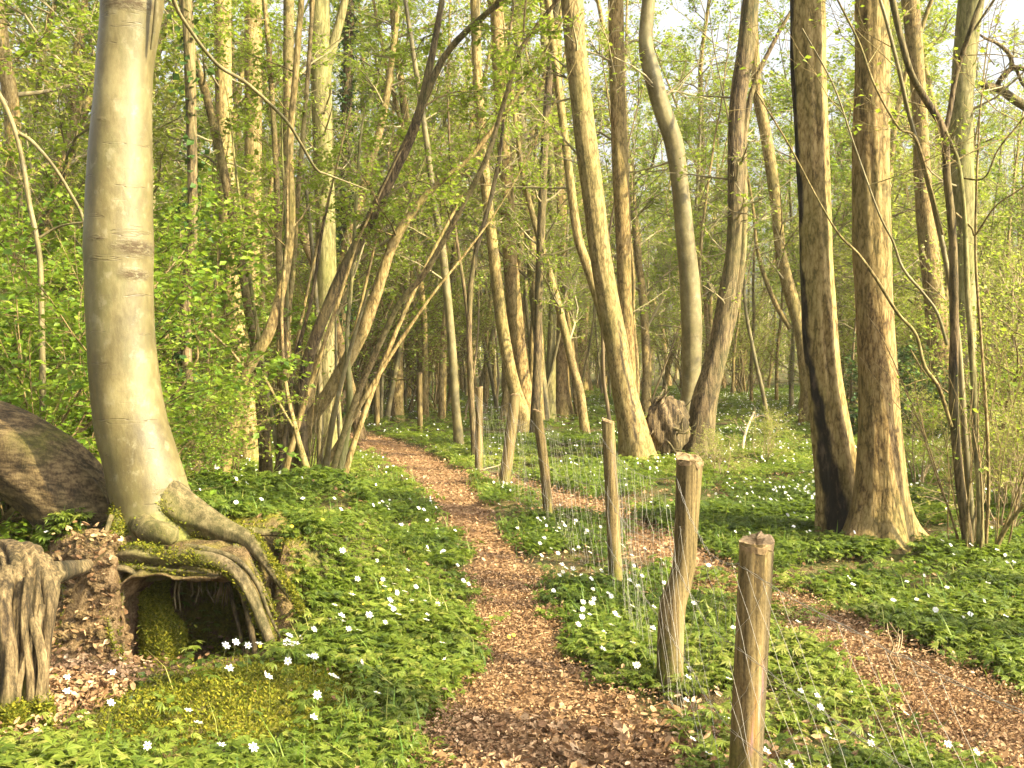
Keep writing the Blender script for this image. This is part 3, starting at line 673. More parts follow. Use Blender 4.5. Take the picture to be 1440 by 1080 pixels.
tree('young_tree', 'slim stem leaning left across the grey pair', 'tree', [(374, 650, 18), (362, 510, 16), (345, 400, 15), (322, 278, 13), (296, 155, 12), (274, 81, 10), (255, 0, 9)], 12, 'hazel', 9, 0, .3, .05, 14, 70, 20, LEAFY, low=[(2.5, 5, 3, .9)])
tree('young_tree', 'stem with its foot by the leaning fence post, leaning left', 'tree', [(737, 590, 24), (722, 540, 18), (708, 470, 17), (692, 340, 15), (681, 240, 15), (672, 120, 14), (668, 0, 13)], 20, 'tan', 13, 0, .4, .04, 18, 70, 21, HI, low=[(3, 6.5, 6, 1.5)])
tree('young_tree', 'thickest stem of the group behind the leaning fence post', 'tree', [(744, 592, 28), (733, 520, 22), (722, 420, 22), (716, 340, 20), (710, 220, 20), (702, 100, 18), (697, 0, 17)], 20.6, 'brown', 14, 0, .4, .04, 20, 70, 22, HI, low=[(3, 6.5, 6, 1.5)])
tree('young_tree', 'pale sunlit stem in the middle of the group behind the leaning post', 'tree', [(768, 600, 14), (755, 460, 13), (748, 380, 14), (738, 250, 14), (730, 100, 12), (725, 0, 12)], 23, 'pale', 14, 0, .3, .04, 14, 60, 23, HI)
tree('young_tree', 'dark thin stem rising straight above the thin knobbly fence post', 'tree', [(752, 600, 14), (756, 500, 12), (758, 400, 11), (762, 300, 12), (766, 200, 11), (775, 80, 10), (783, 0, 10)], 19, 'dark', 12, 0, .3, .04, 14, 60, 24, LEAFY, low=[(2, 6, 6, 1.2)])
tree('young_tree', 'slim straight stem between the dark thin one and the mossy footed one', 'tree', [(772, 594, 18), (776, 480, 12), (778, 340, 12), (775, 250, 12), (768, 120, 12), (765, 0, 12)], 24, 'mossy', 14, 0, .3, .04, 14, 60, 25, HI)
tree('young_tree', 'straight stem with a flared foot, just before the cracked leaning trunk', 'tree', [(792, 588, 26), (790, 500, 19), (790, 400, 18), (788, 300, 18), (783, 150, 17), (780, 0, 17)], 25, 'brown', 15, 0, .5, .04, 16, 70, 26, HI, low=[(4, 8, 4, 1.5)])
tree('young_tree', 'pale thin sapling leaning left close to the path bend', 'tree', [(646, 630, 14), (640, 560, 12), (634, 470, 12), (622, 350, 11), (610, 280, 9), (600, 200, 8), (585, 100, 7), (570, 0, 6)], 17.2, 'pale', 9, 0, .3, .05, 12, 60, 27, LEAFY, low=[(2.5, 5, 4, .9)])
tree('young_tree', 'dark forked sapling beside the round straight fence post', 'tree', [(668, 645, 9), (662, 540, 8), (660, 440, 8), (668, 360, 7), (690, 280, 6), (705, 200, 5), (712, 100, 4), (722, 0, 4)], 15.5, 'dark', 7.5, 0, .3, .05, 10, 60, 28, LEAFY,
     forks=[[(661, 470, 6), (652, 400, 5), (640, 320, 4), (634, 240, 4), (630, 150, 3)]], low=[(2.2, 5, 5, .8)])
tree('young_tree', 'far thick trunk in the gap between stems over the open flowery floor', 'tree', [(818, 532, 22), (818, 480, 15), (822, 400, 14), (815, 300, 13), (820, 150, 12), (815, 0, 11)], 40, 'brown', 15, 0, .5, .04, 14, 50, 29, HI, low=[(3, 10, 8, 2.2)])

# ------------------------------------------------------------------ multi-stemmed hazels
def hazel(name, label, base, stems, leaf='spring', extra=0, minz=2.7, P=LEAFY):
    z = float(H(base[0], base[1])); root = thing(name, label, 'shrub', (base[0], base[1], z))
    cr = MB(); Lp = []
    for k, (rows, mat, topz, nlow) in enumerate(stems):
        Lr = px_line(rows, 0, 0, 50); Lr[:, 3] *= .8
        if Lr[0, 2] < z + .35: Lr[0, 2] = z - .08
        E = extend(Lr, topz, .1, .06) if topz else np.zeros((0, 4))
        A = np.vstack([Lr, E]); A[:, 3] = np.maximum(A[:, 3], .003)
        q = MB(); q.tube(A[:, :3], A[:, 3], 12 if rows[0][2] > 9 else 7, disp=ridges(.06 if rows[0][2] > 9 else .04, 2, 7, 200 + k, 3), transport=True)
        q.build('stem', M[mat], root)
        for t in range(int(nlow * 1.25)):
            i_ = rng.integers(int(len(A) * .45), len(A)); a = rng.uniform(0, 6.28); el = rng.uniform(-.1, .7)
            if A[i_, 2] < minz: continue
            grow(cr, Lp, A[i_, :3], np.array([math.cos(a) * math.cos(el), math.sin(a) * math.cos(el), math.sin(el)]), rng.uniform(.5, 1.3), max(.004, A[i_, 3] * .25), 0, P)
    for k in range(extra):
        a = rng.uniform(0, 6.28); r = rng.uniform(.02, .22)
        d = unit(np.array([math.cos(a) * .22, math.sin(a) * .22, 1]))
        grow(cr, Lp, np.array([base[0] + math.cos(a) * r, base[1] + math.sin(a) * r, z - .03]), d, rng.uniform(.8, 2.6), rng.uniform(.004, .011), 0, Par(levels=1, nch=(3, 0), leafden=2.5, leafsize=.045, leaflevel=1, seg=.2, wander=.07, up=.03, ang=.5, tl=(.5, 1)))
    if Lp: leaf_quads(cr, np.vstack(Lp), P.leafsize, 1)
    if cr.n: cr.build('crown', [M['hazel'], LF[leaf]], root)
    return root
D = 11.4
FAN = []
for k in range(12):
    bx_ = rng.uniform(385, 478); tx_ = 425 + (bx_ - 430) * 1.2 + rng.uniform(-70, 190) * (.5 + rng.random() * .6); ty_ = rng.uniform(80, 420); dd_ = D + rng.uniform(-.35, .5); e_ = rng.uniform(-.7, .7)
    w_ = rng.uniform(7, 13)
    FAN.append(([(bx_ + (tx_ - bx_) * (u ** 1.25) + 9 * math.sin(3 * u + k), 702 + (ty_ - 702) * u, w_ * (1 - .62 * u), dd_ + e_ * u) for u in (0, .15, .32, .5, .68, .84, 1)], ('tan', 'tan', 'pale', 'mossy')[k % 4], (0, 4.6)[k % 2], 2))
hazel('hazel_clump', 'large hazel clump with many leaning stems on the bank beside the path', (*at(425, 700, D)[:2],), [
    ([(432, 706, 26, D), (426, 640, 22, D), (424, 580, 20, D), (432, 510, 20, D - .1), (470, 410, 20, D - .2), (520, 310, 20, D - .3), (572, 205, 18, D - .4), (592, 150, 16, D - .5), (608, 75, 12, D - .5), (622, 0, 10, D - .5)], 'dark', 7, 5),
    ([(590, 155, 12, D - .5), (622, 85, 12, D - .6), (652, 48, 11, D - .7), (706, 0, 10, D - .9), (760, -50, 9, D - 1.0)], 'dark', 6.2, 6),
    ([(410, 690, 26, D + .2), (426, 610, 24, D + .1), (470, 540, 24, D), (508, 470, 22, D), (530, 410, 20, D), (552, 345, 17, D), (580, 298, 14, D), (612, 262, 11, D), (660, 222, 9, D), (710, 160, 7, D)], 'tan', 5.6, 8),
    ([(455, 712, 13, D - .3), (468, 660, 12, D - .3), (500, 562, 11, D - .4), (532, 488, 11, D - .5), (562, 426, 10, D - .6), (600, 380, 10, D - .7), (650, 290, 10, D - .8), (685, 220, 9, D - .9), (702, 165, 8, D - .9), (716, 120, 8, D - 1), (737, 62, 7, D - 1), (784, 0, 7, D - 1.1)], 'hazel', 5.2, 7),
    ([(736, 64, 5, D - 1), (737, 30, 4, D - 1), (740, 0, 4, D - 1), (748, -40, 3, D - 1)], 'hazel', 4.9, 2),
    ([(392, 690, 18, D + .3), (396, 600, 14, D + .3), (398, 480, 13, D + .3), (392, 360, 11, D + .3), (388, 230, 10, D + .3), (380, 100, 9, D + .3), (372, 0, 8, D + .3)], 'hazel', 6, 3),
    ([(418, 695, 14, D + .2), (410, 590, 12, D + .3), (402, 480, 11, D + .5), (412, 380, 10, D + .6), (420, 260, 9, D + .7), (432, 120, 8, D + .7), (440, 0, 7, D + .7)], 'hazel', 6, 3),
    ([(470, 690, 18, D - .2), (486, 620, 13, D - .2), (492, 560, 12, D - .2), (488, 480, 8, D - .1), (494, 400, 7, D), (500, 300, 6, D), (506, 200, 5, D)], 'mossy', 4.4, 3),
    ([(440, 715, 22, D - .4), (436, 680, 18, D - .4), (420, 620, 10, D - .4), (402, 540, 7, D - .4), (396, 440, 6, D - .4), (404, 330, 5, D - .4)], 'hazel', 3.9, 2),
    ([(380, 700, 20, D), (392, 660, 16, D), (404, 600, 10, D + .1), (412, 520, 8, D + .1), (438, 420, 6, D + .1), (452, 330, 5, D + .1)], 'dark', 3.6, 2),
] + FAN, extra=14)
D = 11.0
hazel('hazel_clump', 'leaning knotty hazel stem with shoots between the pale beech and the large clump', (*at(312, 692, D)[:2],), [
    ([(308, 698, 26, D), (318, 650, 20, D), (334, 577, 19, D), (348, 522, 20, D), (378, 468, 20, D), (394, 414, 17, D + .1), (406, 360, 14, D + .2), (410, 290, 13, D + .2), (408, 200, 12, D + .2), (416, 100, 11, D + .2), (424, 0, 10, D + .2)], 'tan', 7, 4),
    ([(346, 525, 9, D), (330, 500, 5, D - .1), (300, 470, 4, D - .2), (270, 440, 3, D - .3), (255, 420, 2, D - .3)], 'hazel', 0, 2),
    ([(345, 560, 10, D), (362, 520, 6, D - .2), (388, 560, 5, D - .4), (412, 600, 4, D - .5)], 'hazel', 0, 0),
    ([(300, 690, 9, D + .1), (296, 620, 7, D + .2), (290, 540, 6, D + .2), (300, 430, 5, D + .3), (312, 330, 4, D + .3)], 'hazel', 3.5, 3),
], extra=12)
D = 8.0
hazel('young_tree', 'pale thin forked stems standing among the bright green bushes beyond the leaning trunk', (*at(60, 640, 7.4)[:2],), [
    ([(62, 700, 12, 7.4), (60, 560, 11, 7.4), (58, 430, 10, 7.4), (55, 355, 9, 7.4), (42, 290, 9, 7.4), (27, 205, 8, 7.4), (4, 142, 8, 7.4), (-40, 70, 7, 7.4)], 'pale', 4.6, 2),
    ([(118, 470, 5, 7.6), (122, 380, 6, 7.5), (118, 312, 6, 7.5), (98, 270, 6, 7.45), (74, 232, 6, 7.4), (46, 200, 7, 7.4), (28, 188, 7, 7.4)], 'pale', 0, 0),
    ([(56, 334, 5, 7.4), (76, 322, 4, 7.4), (98, 315, 4, 7.35), (130, 312, 3, 7.3)], 'pale', 0, 0)], extra=4, minz=1.5)
D = 8.0
hazel('hazel_clump', 'many stemmed hazel with arching bare branches beside the flared brown tree', (*at(1372, 792, D)[:2],), [
    ([(1366, 796, 22, D), (1356, 720, 17, D), (1347, 650, 16, D), (1341, 560, 16, D), (1342, 460, 15, D), (1340, 340, 14, D), (1332, 250, 13, D), (1327, 184, 13, D), (1302, 140, 12, D), (1282, 105, 11, D - .1), (1266, 50, 11, D - .1), (1255, 0, 11, D - .1)], 'dark', 6.5, 4),
    ([(1328, 190, 9, D), (1335, 160, 9, D), (1346, 100, 9, D), (1366, 40, 9, D - .1), (1380, 0, 8, D - .1)], 'dark', 6, 3),
    ([(1378, 794, 16, D - .1), (1378, 700, 12, D - .1), (1372, 620, 11, D - .1), (1368, 520, 11, D - .1), (1360, 400, 10, D - .1), (1356, 300, 8, D - .1), (1348, 230, 7, D - .1), (1330, 185, 6, D - .1)], 'mossy', 0, 2),
    ([(1372, 794, 14, D + .2), (1364, 700, 12, D + .2), (1356, 600, 11, D + .2), (1348, 480, 9, D + .2), (1334, 390, 9, D + .2), (1318, 310, 9, D + .2), (1298, 230, 8, D + .1), (1278, 160, 7, D + .1), (1262, 90, 7, D), (1244, 20, 6, D)], 'pale', 5.5, 3),
    ([(1396, 790, 9, D - .2), (1410, 752, 8, D - .2), (1430, 722, 7, D - .3), (1460, 690, 6, D - .4), (1500, 640, 5, D - .5)], 'tan', 0, 2),
    ([(1384, 792, 8, D), (1390, 700, 6, D), (1388, 600, 6, D), (1380, 480, 5, D), (1372, 360, 5, D), (1374, 240, 4, D)], 'hazel', 4, 3),
    ([(1338, 600, 7, D - .05), (1320, 545, 7, D - .1), (1300, 515, 7, D - .15), (1288, 470, 6, D - .2), (1262, 440, 6, D - .2), (1232, 392, 6, D - .25), (1205, 355, 5, D - .3), (1180, 330, 4, D - .3), (1150, 280, 3, D - .35), (1110, 205, 3, D - .4), (1064, 130, 2.5, D - .5)], 'hazel', 0, 3),
    ([(1332, 485, 6, D - .05), (1318, 440, 6, D - .1), (1298, 412, 5, D - .1), (1270, 378, 5, D - .15), (1256, 340, 4, D - .2), (1236, 300, 3.5, D - .3), (1200, 200, 3, D - .3), (1172, 120, 3, D - .3), (1128, 40, 2.5, D - .4)], 'pale', 0, 2),
    ([(1326, 330, 5, D), (1290, 200, 5, D - .1), (1264, 180, 4, D - .15), (1230, 120, 4, D - .2), (1208, 60, 4, D - .2), (1178, 0, 3.5, D - .25)], 'hazel', 4.8, 2),
    ([(1344, 300, 4, D), (1366, 320, 4, D - .1), (1372, 330, 4, D - .1), (1400, 290, 3, D - .3), (1440, 262, 3, D - .4), (1490, 220, 2.5, D - .5)], 'hazel', 0, 2),
    ([(1350, 250, 4, D), (1384, 250, 3, D - .2), (1404, 210, 3, D - .3), (1440, 165, 2.5, D - .4)], 'hazel', 0, 1),
], extra=14, P=Par(levels=2, nch=(4, 3), leafden=5, leafsize=.04, leaflevel=1, seg=.2, wander=.16, minr=.0016))

# ------------------------------------------------------------------ gnarled oak limb reaching in at the right edge
ot = thing('oak_tree', 'gnarled oak whose dark crooked limb reaches in against the sky', 'tree', (9.6, 16.5, 0))
q = MB(); tA = resample(np.array([[9.6, 16.5, -.2, .42], [9.6, 16.5, 1, .33], [9.7, 16.5, 4, .3], [9.5, 16.6, 8, .24], [9.9, 16.6, 13, .05]]), 60); q.tube(tA[:, :3], tA[:, 3], 24, disp=ridges(.07, 6, 14, 90)); q.build('trunk', M['dark'], ot)
for rows in ([(1600, 215, 30, 16.5), (1500, 172, 22, 16), (1440, 148, 17, 15.8), (1406, 126, 13, 15.7), (1385, 121, 12, 15.6), (1376, 119, 5, 15.6)], [(1400, 123, 8, 15.7), (1410, 108, 9, 15.6), (1424, 96, 9, 15.6), (1442, 98, 8, 15.5), (1470, 110, 6, 15.4)],
             [(1424, 98, 7, 15.6), (1420, 78, 7, 15.5), (1404, 62, 6, 15.5), (1386, 54, 4, 15.4), (1374, 46, 3, 15.4)], [(1430, 98, 6, 15.6), (1438, 118, 5, 15.6), (1452, 130, 4, 15.6)]):
    pxtube(rows, 30, 'branch', 'dark', ot, 10, .12, 91)
cr = MB(); Lp = []
for k in range(26):
    i_ = rng.integers(30, 59); a = rng.uniform(0, 6.28); el = rng.uniform(.1, .7)
    grow(cr, Lp, tA[i_, :3], np.array([math.cos(a) * math.cos(el), math.sin(a) * math.cos(el), math.sin(el)]), rng.uniform(2, 4), .05, 0, P0)
for k in range(9):
    p = at(rng.uniform(1380, 1440), rng.uniform(60, 140), 15.6)
    grow(cr, Lp, p, unit(rng.normal(size=3) + np.array([-.5, 0, .5])), rng.uniform(.5, 1.2), .01, 0, Par(levels=2, nch=(4, 3), leafden=5, leafsize=.05, leaflevel=1, seg=.2, wander=.3))
leaf_quads(cr, np.vstack(Lp), .05, 1); cr.build('crown', [M['twig'], LF['spring']], ot)

# ------------------------------------------------------------------ uprooted stump in the middle distance
us = thing('uprooted_stump', 'torn up brown root plate between the cracked leaning tree and the dark trunk', 'stump', gnd(938, 642))
uc = at(936, 600, 15.1)
th, ph = np.meshgrid(np.linspace(0, 2 * math.pi, 40, endpoint=False), np.linspace(0.02, math.pi - .02, 26))
dirs = np.stack([np.sin(ph) * np.cos(th), np.sin(ph) * np.sin(th), np.cos(ph)], -1)
rr = 1 + .10 * np.sin(19 * th + 5 * np.sin(6 * ph)) * np.sin(ph) * np.sin(9 * ph) + .16 * np.sin(3 * th + 2 * ph) * np.sin(ph) + .12 * np.sin(7 * th - 5 * ph) * np.sin(ph) + .07 * np.sin(13 * th + 11 * ph) * np.sin(ph)
V = uc + dirs * rr[..., None] * np.array([.30, .2, .47]) + np.array([0, 0, -.04])
i, j = np.meshgrid(np.arange(25), np.arange(40), indexing='ij')
q = MB(); q.add(V, np.stack([i * 40 + j, (i + 1) * 40 + j, (i + 1) * 40 + (j + 1) % 40, i * 40 + (j + 1) % 40], -1).reshape(-1, 4), 0, .25, 0.0)
q.build('soil_plate', M['stump'], us)
for k in range(20):
    d = unit(rng.normal(size=3) * np.array([1, .7, 1]) + np.array([0, -.5, .25])); p = uc + d * np.array([.28, .19, .42]); d = unit(d + rng.normal(0, .35, 3))
    q = MB(); Lp = []; grow(q, Lp, p, d, rng.uniform(.15, .4), rng.uniform(.008, .03), 0, Par(levels=1, nch=(3, 0), leafden=0, seg=.07, wander=.4)); q.build('root', M['root'], us)

# ================================================================== FENCE
posts = []
def post(label, bx, by, wb, tx, ty, wt, Y, sides=24, kink=None, notch=None, seed=1, msk=None):
    b0, t0 = at(bx, by, Y), at(tx, ty, Y)
    rows = [(bx, by, wb)] + (kink or []) + [(tx, ty, wt)]
    L = px_line(rows, Y, 0, 44); foot = L[0].copy(); foot[2] = float(H(L[0, 0], L[0, 1])) - .25
    A = np.vstack([foot[None], L])
    o = thing('fence_post', label, 'post', (L[0, 0], L[0, 1], float(H(L[0, 0], L[0, 1]))))
    q = MB(); q.tube(A[:, :3], A[:, 3], sides, disp=ridges(.045, 3, 12, seed, .5), msk=msk, moss=lambda T, S, V: .75 * (1 - sstep(.02, .3, V[..., 2] - .1 * np.cos(T * 2 + seed))))
    q.build('shaft', M['post'], o)
    # rough cut end
    c = A[-1, :3]; r = A[-1, 3]; k = 18; th = np.linspace(0, 2 * math.pi, k, endpoint=False)
    ring = [c + np.stack([np.cos(th) * r * f, -np.sin(th) * r * f, np.full(k, z) + np.where(f > .3, rng.normal(0, r * .10, k), 0) + .25 * r * np.cos(th + seed) * (f < 1.1)], 1) for f, z in ((1.03, -r * .30), (1.06, r * .04), (.88, r * .12), (.5, r * .08), (.01, r * .05))]
    V = np.vstack(ring); fc = []
    for i_ in range(4):
        for j_ in range(k): fc.append((i_ * k + j_, (i_ + 1) * k + j_, (i_ + 1) * k + (j_ + 1) % k, i_ * k + (j_ + 1) % k))
    q = MB(); q.add(V, fc, 0, .5, smooth=False); q.build('cut_end', M['cutend'], o)
    posts.append((A[0, :3], A[-1, :3], A[:, 3].mean())); return o
post('stout round post nearest the camera with a rough sawn top and split bark', 1046, 1150, 47, 1064, 762, 47, 3.6, 32, seed=1,
     msk=lambda T, S, V: (1 - sstep(.12, .3, np.abs(T - (1.35 + .3 * np.sin(V[..., 2] * 9))))) * sstep(.18, .26, V[..., 2]) * (1 - sstep(.48, .56, V[..., 2])))
post('thick bent post with a knobbly step halfway, second from the camera', 942, 972, 38, 970, 646, 37, 4.9, 28, kink=[(943, 900, 37), (946, 850, 37), (955, 822, 34), (962, 790, 32), (966, 720, 33)], seed=2)
post('slim post with a notched split top in front of the cracked tree', 866, 832, 20, 855, 592, 17, 7.0, seed=3, kink=[(862, 740, 19)])
post('thin knobbly post leaning left between the notched and the crooked ones', 772, 740, 13, 755, 578, 13, 9.7, 14, seed=4, kink=[(766, 660, 14)])
post('crooked post leaning right where the two paths meet', 707, 690, 16, 724, 556, 15, 12.3, 14, seed=5, kink=[(717, 620, 16)])
post('round straight post, smooth and pale, near the path bend', 673, 664, 11, 674, 545, 10, 14.0, 12, seed=6)
post('dark thin post standing alone in flowers past the path bend', 591, 612, 8, 590, 525, 8, 20.6, 10, seed=7)
post('dark thin post farthest along the path, next to the hazel clump', 530, 606, 8, 530, 524, 8, 21.6, 10, seed=8)

# sagging wire netting from post to post and on past the camera
nodes = [(np.array([1.42, 1.3, 0]), np.array([1.42, 1.3, .95]))] + [(p[0] * [1, 1, 0], p[1]) for p in posts[:6]]
def wave(n, amp): return np.cumsum(rng.normal(0, amp, (n, 3)), axis=0) * np.hanning(n)[:, None] * .6
net = thing('wire_netting', 'loose rusty wire netting sagging between the fence posts', 'fence', (posts[0][0][0], posts[0][0][1], 0))
for (b0, t0), (b1, t1) in zip(nodes[:-1], nodes[1:]):
    h0, h1 = t0[2] - .06, t1[2] - .06
    ln = np.linalg.norm((t1 - t0)[:2]); n = int(ln / .045) + 3
    gz0, gz1 = float(H(b0[0], b0[1])), float(H(b1[0], b1[1]))
    rad = .0010 if b1[1] < 8 else .0011
    q = MB()
    base0, base1 = np.array([b0[0], b0[1], gz0]), np.array([b1[0], b1[1], gz1])
    tt = np.linspace(0, 1, n)[:, None]
    off = np.array([-.062, .0, 0])
    def curve(f):
        a = base0 + (np.array([t0[0], t0[1], h0]) - base0) * f; c = base1 + (np.array([t1[0], t1[1], h1]) - base1) * f
        p = a * (1 - tt) + c * tt; p[:, 2] -= .12 * f * 4 * (tt * (1 - tt))[:, 0] * (1 if b0[1] > 2 else .6)
        return p + off * 1.0 + wave(n, .005)
    for f in (.98, .66, .33, .06):
        ctr = curve(f)
        s_ = np.arange(n) * 1.25
        for phs in (0, math.pi):
            q.tube(ctr + np.stack([np.cos(s_ + phs) * .004, np.zeros(n), np.sin(s_ + phs) * .004], 1), rad * 1.1, 4, 0)
    # crossing diagonal wires of the mesh
    step = max(.11, .11)
    k = int(ln / step); 
    for s0 in range(-8, k + 1):
        for sg in (1, -1):
            m_ = 14; u = np.linspace(0, 1, m_)
            along = (s0 * step + (u if sg > 0 else 1 - u) * .8) / ln
            ok = (along >= 0) & (along <= 1)
            if ok.sum() < 4 or rng.random() < .28: continue
            al = along[ok][:, None]; fz = u[ok]
            a0 = base0 * (1 - al) + base1 * al; hh = (h0 - gz0) * (1 - al[:, 0]) + (h1 - gz1) * al[:, 0]
            p = a0.copy(); p[:, 2] += fz * hh - .12 * fz * 4 * (al * (1 - al))[:, 0] * (1 if b0[1] > 2 else .6)
            p += off + wave(len(p), .012) + np.stack([np.zeros(len(p)), .012 * np.sin(np.arange(len(p)) * 2.2), np.zeros(len(p))], 1)
            q.tube(p, rad * .72, 3, 0)
    q.build('mesh_wire', M['wire'], net)

# ================================================================== BACKGROUND WOOD (templates copied)
def template_tree(seed, h, r, leaf, P, lowest=2.5, lean=.1, twist=.05, mat='tan', nb=24):
    global rng
    keep = rng; rng = np.random.default_rng(seed)
    p = np.zeros(3); d = unit(np.array([rng.normal(0, lean), rng.normal(0, lean), 1])); pts = []; n = int(h / .4)
    for i in range(n + 1):
        pts.append([*p, r * (1 - .9 * (i / n) ** 1.2)]); d = unit(d + rng.normal(0, twist, 3) + np.array([0, 0, .05])); p = p + d * .4
    A = resample(np.array(pts), n * 2); A[0, 2] -= .2
    root = thing('background_tree', '', 'tree'); t = MB(); t.tube(A[:, :3], A[:, 3], 10, disp=flared(.04, .4, seed, 0)); t.build('trunk', M[mat], root)
    cr = MB(); Lp = []
    for k in range(nb):
        u = (k + rng.random()) / nb; z = lowest + (h - lowest) * u; i = int(np.argmin(abs(A[:, 2] - z))); a = rng.uniform(0, 6.28); el = rng.uniform(.1, .9)
        grow(cr, Lp, A[i, :3], np.array([math.cos(a) * math.cos(el), math.sin(a) * math.cos(el), math.sin(el)]), (1.1 - .6 * u) * rng.uniform(1.2, 2.6), max(.01, A[i, 3] * .35), 0, P)
    leaf_quads(cr, np.vstack(Lp), P.leafsize, 1); cr.build('crown', [M['twig'], LF[leaf]], root)
    rng = keep; return root
def template_shrub(name, seed, h, n, leaf, P, spread=.35, mat='hazel'):
    global rng
    keep = rng; rng = np.random.default_rng(seed)
    root = thing(name, '', 'shrub'); st_, cr, Lp = MB(), MB(), []
    for k in range(n):
        a = rng.uniform(0, 6.28); d = unit(np.array([math.cos(a) * spread * rng.uniform(.2, 1.6), math.sin(a) * spread * rng.uniform(.2, 1.6), 1]))
        grow(cr, Lp, np.array([math.cos(a) * .15, math.sin(a) * .15, -.05]), d, h * rng.uniform(.6, 1.1), rng.uniform(.012, .03) * h / 3, 0, P)
    leaf_quads(cr, np.vstack(Lp), P.leafsize, 1); cr.build('foliage', [M[mat], LF[leaf]], root)
    rng = keep; return root
BP = Par(levels=2, nch=(8, 6), leafden=16, leafsize=.07, leaflevel=1, seg=.4, wander=.2)
POLE = Par(levels=1, nch=(5, 0), leafden=9, leafsize=.07, leaflevel=0, seg=.3, wander=.2)
TT = [template_tree(301, 13, .12, 'spring', BP, 2.2), template_tree(302, 12, .09, 'far', BP, 2.5, .12), template_tree(303, 14, .15, 'spring', BP, 3.5, .06), template_tree(304, 10, .06, 'far', BP, 1.5, .2, .07),
      template_tree(305, 12, .10, 'green', BP, 3, .15, .06, 'brown'), template_tree(306, 11, .07, 'spring', BP, 2, .1, .06, 'pale')]
SP = Par(levels=2, nch=(9, 6), leafden=14, leafsize=.06, leaflevel=1, seg=.3, wander=.18, up=.03, ang=.7)
TW = Par(levels=2, nch=(8, 5), leafden=12, leafsize=.065, leaflevel=1, seg=.3, wander=.16, up=.03, ang=.6)
DN = Par(levels=2, nch=(12, 8), leafden=38, leafsize=.058, leaflevel=1, seg=.25, wander=.22, up=.02, ang=.8, tl=(.12, 1))
SS = [template_shrub('background_shrub', 401, 3.6, 9, 'far', SP), template_shrub('background_shrub', 402, 3.0, 12, 'far', TW, .3, 'dead'), template_shrub('background_shrub', 403, 4.2, 9, 'spring', SP, .3), template_shrub('background_shrub', 404, 2.4, 14, 'spring', TW, .4, 'dead')]
PP = [template_tree(351, 9, .05, 'far', POLE, 2.5, .1, .05, 'tan', 16), template_tree(352, 8, .04, 'far', POLE, 2, .16, .06, 'pale', 14), template_tree(353, 10, .06, 'far', POLE, 3, .07, .05, 'tan', 16), template_tree(354, 7, .035, 'spring', POLE, 1.5, .2, .07, 'dead', 14)]
for t_ in PP: t_.name = 'slender_pole_tree'
BUSH = template_shrub('leafy_bush', 411, 3.4, 10, 'green', DN, .45)
IVYB = template_shrub('evergreen_bush', 421, 1.6, 12, 'ivy', Par(levels=2, nch=(8, 6), leafden=40, leafsize=.07, leaflevel=0, seg=.2, wander=.25, up=0, ang=.9, tl=(.1, 1)), .6, 'dark')
used = {}
def put(T, x, y, rot, s, label, group=None):
    loc = (x, y, float(H(x, y)))
    if T not in used:
        used[T] = 1; T.location = loc; T.rotation_euler = (0, 0, rot); T.scale = (s, s, s); T['label'] = label
        if group: T['group'] = group
        return T
    return dup(T, loc, rot, s, label, group)
def clear(x, y):
    """keep the path, the tracks and the open flowery floor free"""
    if dist_strip(np.array([x]), np.array([y]), PATH)[0] < .8: return False
    if dist_strip(np.array([x]), np.array([y]), TRACK)[0] < .6: return False
    return True
cnt = 0; tries = 0; placed = []
while cnt < 140 and tries < 4000:
    tries += 1
    y = 19 + 36 * rng.random() ** .8; x = rng.uniform(-.58, .58) * y
    if not clear(x, y): continue
    if y < 26 and -1 < x < 11 and rng.random() < .5: continue
    if any(math.hypot(x - a, y - b) < .9 for a, b in placed): continue
    placed.append((x, y)); k = rng.integers(0, len(TT))
    put(TT[k], x, y, rng.uniform(0, 6.28), rng.uniform(.75, 1.2), 'slender spring tree standing far back in the wood', 'slender trees far back in the wood'); cnt += 1
cnt = 0; tries = 0
while cnt < 62 and tries < 4000:
    tries += 1
    y = 22 + 36 * rng.random(); x = rng.uniform(-.58, .58) * y
    if not clear(x, y): continue
    if y < 31 and -2 < x < 11: continue
    put(SS[rng.integers(0, 4)], x, y, rng.uniform(0, 6.28), rng.uniform(.7, 1.25), 'twiggy yellow green shrub far back under the trees', 'twiggy shrubs far back under the trees'); cnt += 1
cnt = 0; tries = 0
while cnt < 150 and tries < 4000:
    tries += 1
    y = 17 + 30 * rng.random() ** .9; x = rng.uniform(-.56, .56) * y
    if not clear(x, y) or (y < 21 and -1 < x < 11): continue
    if any(math.hypot(x - a, y - b) < .5 for a, b in placed): continue
    placed.append((x, y)); put(PP[rng.integers(0, 4)], x, y, rng.uniform(0, 6.28), rng.uniform(.8, 1.25), 'very thin pale pole stemmed young tree far back in the wood', 'thin pole stemmed trees far back in the wood'); cnt += 1
for k in range(48):
    px_b, Y = rng.uniform(480, 830), rng.uniform(23, 40); p = at(px_b, 560, Y)
    if not clear(p[0], p[1]): continue
    put(PP[(0, 2, 1, 2)[k % 4]], p[0], p[1], rng.uniform(0, 6.28), rng.uniform(1.0, 1.5), 'very thin pale pole stemmed young tree far back in the wood', 'thin pole stemmed trees far back in the wood')
